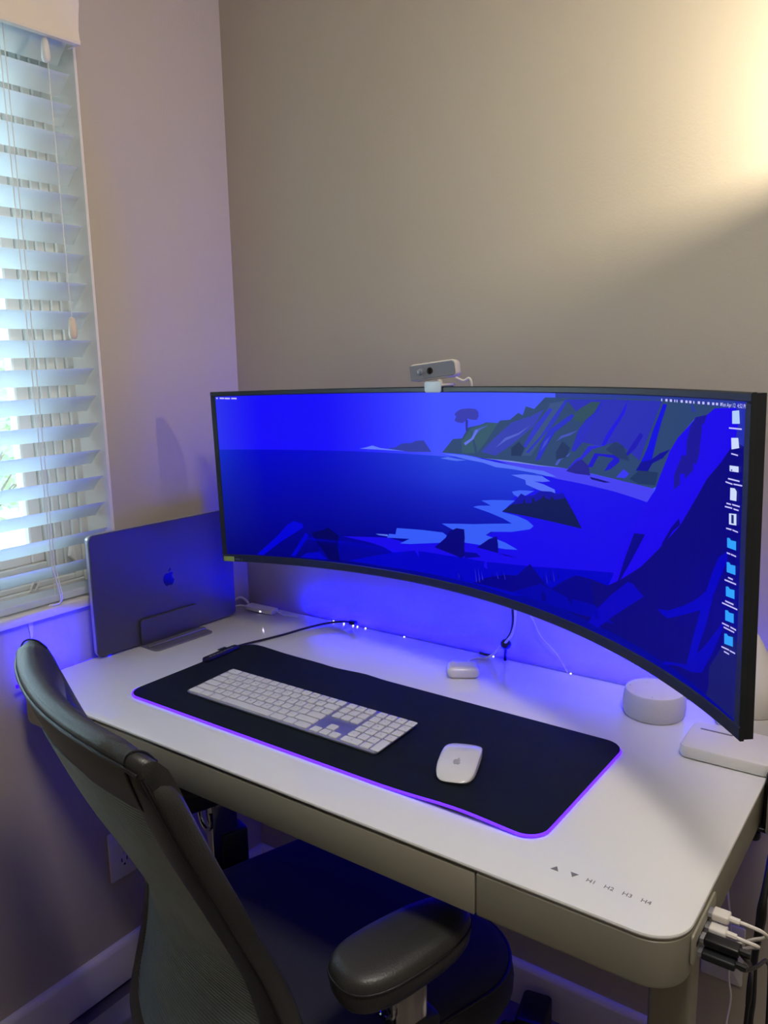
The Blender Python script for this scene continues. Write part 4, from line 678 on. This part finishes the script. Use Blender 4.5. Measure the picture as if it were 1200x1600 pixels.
obj('microphone_hole', bm, M['black'], sp)
# slab and cone
t = sl = thing('charging_slab', 'flat white slab with a grey slot on the desk right corner', 'slab', (1.151, .449, 0), math.radians(1))
obj('body', rlayers(.128, .100, .014, [(.004, .001), (.001, .0022), (0, .006), (0, .0165), (.0012, .0188), (.004, .020)], 8), M['wplastic'], sl)
obj('slot', rbev(.047, .0042, .002, .0198, .0203, .0001, 4, cx=-.026, cy=.020), M['slot'], sl)
t = cn = thing('cone_diffuser', 'white cone-topped device behind the monitor right edge', 'diffuser', (1.146, .565, 0))
obj('base', lathe(nb(), [(.041, .0004), (.045, .0015), (.047, .006), (.047, .0265), (.0465, .0280), (.042, .0283)], 56), M['wplastic'], cn)
obj('cone', lathe(nb(), [(.042, .0288), (.0465, .0292), (.0475, .0308), (.0475, .066), (.0455, .076), (.0370, .099), (.0200, .132), (.010, .150), (.006, .155), (.001, .157)], 56), M['cream'], cn)
# laptop + stand
RZ = math.radians(-3.6)
t = lt = thing('laptop', 'closed grey laptop with an apple logo standing upright in its dock', 'laptop', (.0335, .345, 0), RZ)
TL = Matrix.Rotation(PI/2, 4, 'Z') @ Matrix.Rotation(PI/2, 4, 'X')   # local x -> y, y -> z, z -> x
lid = obj('lid', rlayers(.3557, .2481, .011, [(.0006, -.0046), (0, -.0042), (0, -.0008), (.0008, 0)], 8, cy=.2481/2+.0042, T=TL), M['grey'], lt)
obj('base', rlayers(.3557, .2481, .011, [(.004, -.0166), (.001, -.0155), (0, -.013), (0, -.0056), (.0006, -.0052)], 8, cy=.2481/2+.0042, T=TL), M['alu'], lt)
bm = nb(); apple(bm, .0275, TL @ Matrix.Translation((0, .131, .0002))); obj('logo', bm, M['logo'], lid, smooth=False)
t = ld = thing('laptop_stand', 'dark grey metal upright stand gripping the closed laptop', 'stand', (.0335, .3385, 0), RZ)
obj('base_plate', rlayers(.150, .112, .012, [(.001, .0002), (0, .0012), (0, .0026), (.0008, .0034)], 6, T=Matrix.Translation((-.0005, 0, 0)) @ Matrix.Rotation(PI/2, 4, 'Z')), M['greyd'], ld)
obj('ridge', rbev(.148, .014, .006, .0034, .0078, .002, 5, cx=0, cy=-.024, T=Matrix.Rotation(PI/2, 4, 'Z')), M['greyd'], ld)
for x_ in (.0008, -.0236):
    bm = rlayers(.148, .056, .008, [(.0006, 0), (0, .0006), (0, .0050), (.0006, .0056)], 6, cy=.028+.002, T=Matrix.Translation((x_, 0, 0)) @ TL); obj('side_plate', bm, M['grey'], ld)
# hub behind the laptop
t = hb = thing('usb_hub', 'white cable adapter lying in the desk back left corner', 'adapter', (.078, .572, 0), math.radians(8))
obj('body', rlayers(.080, .030, .006, [(.003, .0), (.0005, .002), (0, .005), (.0008, .009), (.004, .0105)], 6, T=Matrix.Translation((0, 0, .0035)) @ Matrix.Rotation(math.radians(3), 4, 'Y')), M['wplastic'], hb)
obj('status_light', box(nb(), .006, .009, -.0162, -.0146, .006, .008), M['leddot'], hb)
bm = nb(); tube(bm, [(-.038, .004, .012), (-.050, .006, .022), (-.065, .004, .027), (-.080, 0, .018), (-.092, -.006, .012)], .0028, 8, 6); obj('cord', bm, M['white'], hb)
bm = nb(); tube(bm, [(-.038, -.006, .010), (-.055, -.008, .012), (-.075, -.014, .008), (-.092, -.018, .006)], .0024, 8, 6); obj('cord', bm, M['white'], hb)
bm = nb(); tube(bm, [(.038, -.002, .010), (.052, -.002, .006), (.066, -.004, .0022), (.080, -.001, .0016), (.10, .002, .0016)], .0012, 8, 6); obj('cord', bm, M['cord'], hb)
bm = box(nb(), -.106, -.086, -.012, 0, .007, .017, .003, 2); obj('plug', bm, M['wplastic'], hb)
# monitor cables through a black ball clip
t = cb = thing('cable_clip', 'black ball cable clip on the desk back edge gathering monitor cables', 'cable clip', (.702, .600, .038))
obj('ball', lathe(nb(), [(.001, -.0105), (.006, -.0088), (.0098, -.004), (.0107, 0), (.0098, .004), (.006, .0088), (.001, .0105)], 24, (.702, .600, .036)), M['black'], cb, world=True)
bm = nb(); tube(bm, [(.702, .600, .030), (.700, .602, .012), (.698, .606, .0008)], .0030, 8, 4); obj('post', bm, M['black'], cb, world=True)
bm = nb(); tube(bm, [(.7235, .585, .20), (.724, .592, .12), (.724, .594, .088), (.718, .594, .062), (.708, .593, .046), (.694, .594, .030), (.680, .592, .014), (.664, .588, .0030), (.650, .580, .0028), (.644, .560, .0028), (.652, .540, .0026), (.659, .526, .0026)], .0024, 8, 8)
tag(obj('white_cable', bm, M['white']), 'white cable from the monitor running down towards the earbud case', 'cable')
bm = nb(); tube(bm, [(.717, .588, .20), (.717, .596, .12), (.717, .599, .085), (.712, .600, .060), (.700, .598, .040), (.686, .602, .022), (.670, .606, .006), (.655, .607, .0030), (.640, .609, .0030)], .0026, 8, 8)
tag(obj('black_cable', bm, M['black']), 'black cable from the monitor entering the black ball clip', 'cable')
bm = nb(); tube(bm, [(.742, .600, .20), (.741, .622, .103), (.749, .624, .083), (.765, .622, .057), (.798, .620, .030), (.825, .6105, .0016)], .0009, 6, 6)
tag(obj('thin_wire', bm, M['cord']), 'thin pale wire curving across the blue-lit wall to the desk edge', 'cable')
bm = nb(); tube(bm, [(1.122, .626, -.300), (1.13, .60, -.33), (1.137, .600, -.38), (1.139, .600, -.43), (1.140, .602, -.49), (1.145, .604, -.53), (1.140, .604, -.60), (1.14, .604, -.757)], .0017, 6, 8)
tag(obj('thin_cable', bm, M['cord']), 'thin white cord hanging in front of the wall outlet', 'cable')
t = thing('power_brick', 'black power brick with a looped cord on the floor below the desk', 'adapter', (.795, .555, ZF), math.radians(12))
obj('body', rbev(.058, .085, .010, .0005, .072, .006, 5), M['black'], t)
bm = nb(); tube(bm, [(-.028, -.02, .04), (-.050, -.03, .045), (-.058, -.02, .02), (-.045, 0, .006), (-.03, .02, .004)], .004, 8, 6); obj('cord', bm, M['black'], t)
bm = nb(); tube(bm, [(.028, .01, .02), (.07, .0, .006), (.12, -.01, .005), (.18, .02, .005), (.26, .04, .005)], .004, 8, 6); obj('mains_cord', bm, M['black'], t)
# ================================================================ LAMP outside the frame on the right
LX, LY, LZ = 1.37, .44, .915
TLAMP = Matrix.Translation((LX, LY, LZ)) @ Matrix.Rotation(math.radians(-15.4), 4, 'Y')
t = lp = thing('floor_lamp', 'white floor lamp with a tilted open bowl shade right of the desk', 'lamp', (1.47, .47, ZF))
obj('foot', lathe(nb(), [(.08, .0005), (.09, .003), (.09, .012), (.02, .018), (.010, .022)], 32), M['white'], lp)
bm = nb(); tube(bm, [(1.47, .47, ZF+.015), (1.47, .47, .55), (1.462, .466, .74), (1.43, .458, .79), (1.385, .445, .83)], .008, 10, 6); obj('pole', bm, M['white'], lp, world=True)
obj('shade', lathe(nb(), [(.001, -.062), (.03, -.058), (.055, -.038), (.068, -.012), (.072, .004), (.070, .004), (.064, -.012), (.052, -.034), (.028, -.052), (.001, -.055)], 40, T=TLAMP), M['shade'], lp, world=True)
obj('bulb', lathe(nb(), [(.001, -.050), (.010, -.048), (.012, -.030), (.018, -.020), (.020, -.010), (.016, -.002), (.001, .001)], 20, T=TLAMP), M['glow'], lp, world=True)
ll = bpy.data.lights.new('lamp_glow', 'POINT'); ll.energy = 20; ll.color = (1, .87, .70); ll.shadow_soft_size = .012
lo = bpy.data.objects.new('lamp_glow', ll); C.objects.link(lo); lo.location = TLAMP @ Vector((0, 0, .009))
# ================================================================ OFFICE CHAIR
CY = math.radians(-18)
t = ch = thing('office_chair', 'black leather and mesh office chair pushed up to the desk', 'chair', (.62, .05, ZF), CY)
zf = -ZF
PR = [(-.44, -.215), (-.40, -.19), (-.31, -.165), (-.22, -.155), (-.17, -.160), (-.12, -.175), (-.07, -.198), (-.02, -.222), (.04, -.252), (.11, -.280), (.16, -.298), (.21, -.318), (.24, -.33)]
def fz(z_):
    for (a, fa), (b_, fb) in zip(PR, PR[1:]):
        if z_ <= b_: return fa+(fb-fa)*max(0, (z_-a))/(b_-a)
    return PR[-1][1]
def fzs(z_): return sum(fz(z_+d) for d in (-.03, -.015, 0, .015, .03))/5
def BK(L, z_, off=0):   # chair-local point on the back surface
    return Vector((L, fzs(z_)+.040*(L/.235)**2+off, z_+zf))
def border(w_, zt, zb, r_, k=1):
    P = rr(2*w_, zt-zb, r_, 10, 0, (zt+zb)/2); Q = []
    for i in range(len(P)):
        a, b_ = Vector(P[i]), Vector(P[(i+1) % len(P)]); n_ = max(1, int((b_-a).length/.02))
        for q in range(n_): Q.append(a+(b_-a)*q/n_)
    return Q
def waist(L, z_): return L*(1-.10*math.exp(-((z_+.10)/.10)**2)+(.02 if z_ < -.2 else 0))
BB = border(.212, .176, -.40, .045)
def sweep(Bd, hw, ht, cen=0.0, n=12, top=0.0):
    bm = nb(); rings = []; N_ = len(Bd)
    for i in range(N_):
        p = Bd[i]; d = (Bd[(i+1) % N_]-Bd[i-1]).normalized(); o2 = Vector((d.y, -d.x))
        wt = hw+top*max(0, min(1, (p.y-.10)/.05)); rg = []
        for j in range(n):
            th = 2*PI*j/n; c_, s_ = math.cos(th), math.sin(th)
            a = wt*math.copysign(abs(c_)**.62, c_); b_ = ht*math.copysign(abs(s_)**.62, s_)
            q = p+o2*a
            rg.append(bm.verts.new(BK(waist(q.x, q.y), q.y, b_+cen)))
        rings.append(rg)
    for i in range(N_):
        a, b_ = rings[i], rings[(i+1) % N_]
        for j in range(n): bm.faces.new((a[j], a[(j+1) % n], b_[(j+1) % n], b_[j]))
    return bm
obj('back_frame', sweep(BB, .027, .017, .0, 16), M['leather'], ch, ang=80)
# head pad: top leather band
bm = nb(); rings = []
for i in range(29):
    L = -.232+.464*i/28; e = abs(L)/.232; tk = .019*(1-.25*e**6); z0_, z1_ = .118, .205-.012*e**5
    pts = [(z0_, -tk*.7), (z0_+.010, -tk), ((z0_+z1_)/2, -tk*1.05), (z1_-.016, -tk*.95), (z1_-.004, -tk*.55), (z1_, 0), (z1_-.004, tk*.6), (z1_-.016, tk), ((z0_+z1_)/2, tk*1.1), (z0_+.008, tk), (z0_, tk*.6)]
    rings.append([tuple(BK(L, a, b_)) for a, b_ in pts])
obj('head_pad', loft(bm, rings), M['leather'], ch, ang=75)
# piping along the rear top edge and down the near side
bm = nb(); tube(bm, [tuple(BK(-.233+.466*i/24, .192-.012*(abs(-1+i/12))**5, -.0170)) for i in range(25)], .0022, 8, 3)
for sgn in (-1, 1):
    tube(bm, [tuple(BK(waist(sgn*(.232), z_), z_, -.0135)) for z_ in (.175, .14, .10, .05, 0, -.05, -.10, -.16, -.22, -.28, -.33)], .0026, 8, 4)
    tk = .0167; z1_ = .198
    tube(bm, [tuple(BK(sgn*(.204+.010*min(1, (a-.118)/.06)), a, b_)) for a, b_ in ((.119, -tk*.75), (.130, -tk*1.02), (.160, -tk*1.07), (z1_-.016, -tk*.97), (z1_-.004, -tk*.58), (z1_+.0004, 0), (z1_-.004, tk*.62), (z1_-.018, tk*1.02))], .0013, 8, 4)
obj('piping', bm, M['piping'], ch)
# mesh panel
bm = nb(); g = {}
NL, NZ = 24, 40
for i in range(NL+1):
    for j in range(NZ+1):
        L = -.195+.39*i/NL; z_ = -.385+.52*j/NZ; g[i, j] = bm.verts.new(BK(waist(L, z_), z_, -.008-.010*(1-(L/.2)**2)))
for i in range(NL):
    for j in range(NZ): bm.faces.new((g[i, j], g[i+1, j], g[i+1, j+1], g[i, j+1]))
pn = obj('mesh_panel', bm, M['netback'], ch)
bm = nb(); z_ = -.385
while z_ < .125:
    P = []
    for i in range(17):
        L = -.196+.392*i/16; zz = z_+.018*(1-(L/.2)**2)*math.sin((z_+.4)*5)
        P.append(BK(waist(L, zz), zz, -.0100-.010*(1-(L/.2)**2)))
    rings = []
    for p in P: rings.append([(p.x, p.y-.0016, p.z-.0012), (p.x, p.y-.0016, p.z+.0012), (p.x, p.y+.0012, p.z+.0012), (p.x, p.y+.0012, p.z-.0012)])
    loft(bm, rings); z_ += .0052
o_ = obj('mesh_strands', bm, M['net'], ch, smooth=False); o_['kind'] = 'stuff'
# seat
def cush(cx_, cy2, w_, h_, r_, lay, m, name, par, n=10):
    return obj(name, rlayers(w_, h_, r_, lay, n, cx_, cy2), m, par)
zs = zf-.29
st_ = cush(0, .080, .505, .43, .11, [(.035, zs-.088), (.010, zs-.080), (.001, zs-.062), (0, zs-.045), (.003, zs-.026), (.012, zs-.010), (.030, zs-.001), (.065, zs+.004), (.13, zs+.001), (.20, zs-.002)], M['seat'], 'seat', ch, 12)
bm = closed_tube([(x_, y_, zs-.018) for x_, y_ in rr(.505-.012, .43-.012, .104, 12, 0, .080)], .0028); obj('seat_piping', bm, M['piping'], st_)
obj('seat_pan', rbev(.44, .36, .08, zs-.104, zs-.086, .005, 8, 0, .08), M['black'], ch)
bm = nb(); tube(bm, [(0, -.06, zs-.125), (0, -.14, zs-.125), (0, -.19, zs-.118), (0, -.212, zs-.105)], .020, 10, 6); obj('back_bar', bm, M['black'], ch)
obj('tilt_housing', box(nb(), -.07, .07, -.10, .10, zs-.15, zs-.103, .012, 3), M['black'], ch)
bm = nb(); tube(bm, [(.06, .02, zs-.125), (.16, .03, zs-.13), (.225, .035, zs-.125)], .005, 8, 4); box(bm, .22, .275, .022, .048, zs-.131, zs-.121, .004, 2); obj('tilt_lever', bm, M['black'], ch)
obj('gas_column', lathe(nb(), [(.028, .10), (.030, .11), (.030, .20), (.024, .205), (.024, .215), (.020, .22), (.020, zs-.145)], 24), M['chrome'], ch)
for sgn in (-1, 1):
    ar = obj('arm_post', box(nb(), sgn*.268-.016, sgn*.268+.016, -.005, .045, zs-.08, zf-.160, .005, 2), M['chrome'], ch, label='chrome arm post')
    obj('post_sleeve', box(nb(), sgn*.268-.021, sgn*.268+.021, .010, .062, zs-.10, zs+.05, .006, 2), M['black'], ar)
    obj('arm_bracket', box(nb(), min(sgn*.20, sgn*.285), max(sgn*.20, sgn*.285), 0, .055, zs-.110, zs-.096, .004, 2), M['chrome'], ar)
    bm = nb(); tube(bm, [(sgn*.262-.028*1, -.012, zf-.185), (sgn*.262-.022, -.012, zf-.215), (sgn*.262, -.012, zf-.225), (sgn*.262+.022, -.012, zf-.21), (sgn*.262+.024, -.012, zf-.185)], .0035, 8, 6); obj('arm_trigger', bm, M['chrome'], ar)
    # pad
    P = []
    N_ = 40
    def padP(sc, dz):
        out = []
        for i in range(N_):
            th = 2*PI*i/N_; c_, s_ = math.cos(th), math.sin(th)
            x_ = .049*math.copysign(abs(c_)**.75, c_); y_ = .100*math.copysign(abs(s_)**.72, s_)
            x_ *= (1+.10*(-y_/.100))
            out.append((sgn*.268+x_*sc, .018+y_*(1-(1-sc)*.42), zf-.12+dz+.004*(y_/.100)))
        return out
    pad = obj('arm_pad', loft(nb(), [padP(.70, -.046), padP(.86, -.044), padP(.95, -.036), padP(1.0, -.022), padP(.99, -.012), padP(.94, -.004), padP(.84, .001), padP(.62, .004), padP(.35, .005)]), M['leather'], ch)
    obj('pad_piping', closed_tube(padP(1.0, -.014), .0016), M['piping'], pad)
bm = nb()
obj('hub', lathe(nb(), [(.03, .055), (.045, .06), (.048, .09), (.040, .105), (.026, .11)], 24), M['black'], ch)
for k in range(5):
    a = math.radians(72*k+40); d = Vector((math.cos(a), math.sin(a), 0))
    bm = nb(); tube(bm, [d*.03+Vector((0, 0, .085)), d*.16+Vector((0, 0, .082)), d*.30+Vector((0, 0, .066))], .02, 8, 5, lambda s: .021-.007*s); obj('leg', bm, M['black'], ch)
    cbm = nb(); c_ = d*.30; sd = Vector((-d.y, d.x, 0))
    for q in (-1, 1):
        Tc = Matrix.Translation(c_+sd*q*.014+Vector((0, 0, .0262))) @ d.to_track_quat('Y', 'Z').to_matrix().to_4x4() @ Matrix.Rotation(PI/2, 4, 'Y')
        lathe(cbm, [(.006, -.009), (.022, -.009), (.026, -.006), (.026, .006), (.022, .009), (.006, .009)], 20, T=Tc)
    tube(cbm, [c_+Vector((0, 0, .07)), c_+Vector((0, 0, .03))], .007, 8, 1)
    obj('caster', cbm, M['black'], ch)
bpy.context.view_layer.update()
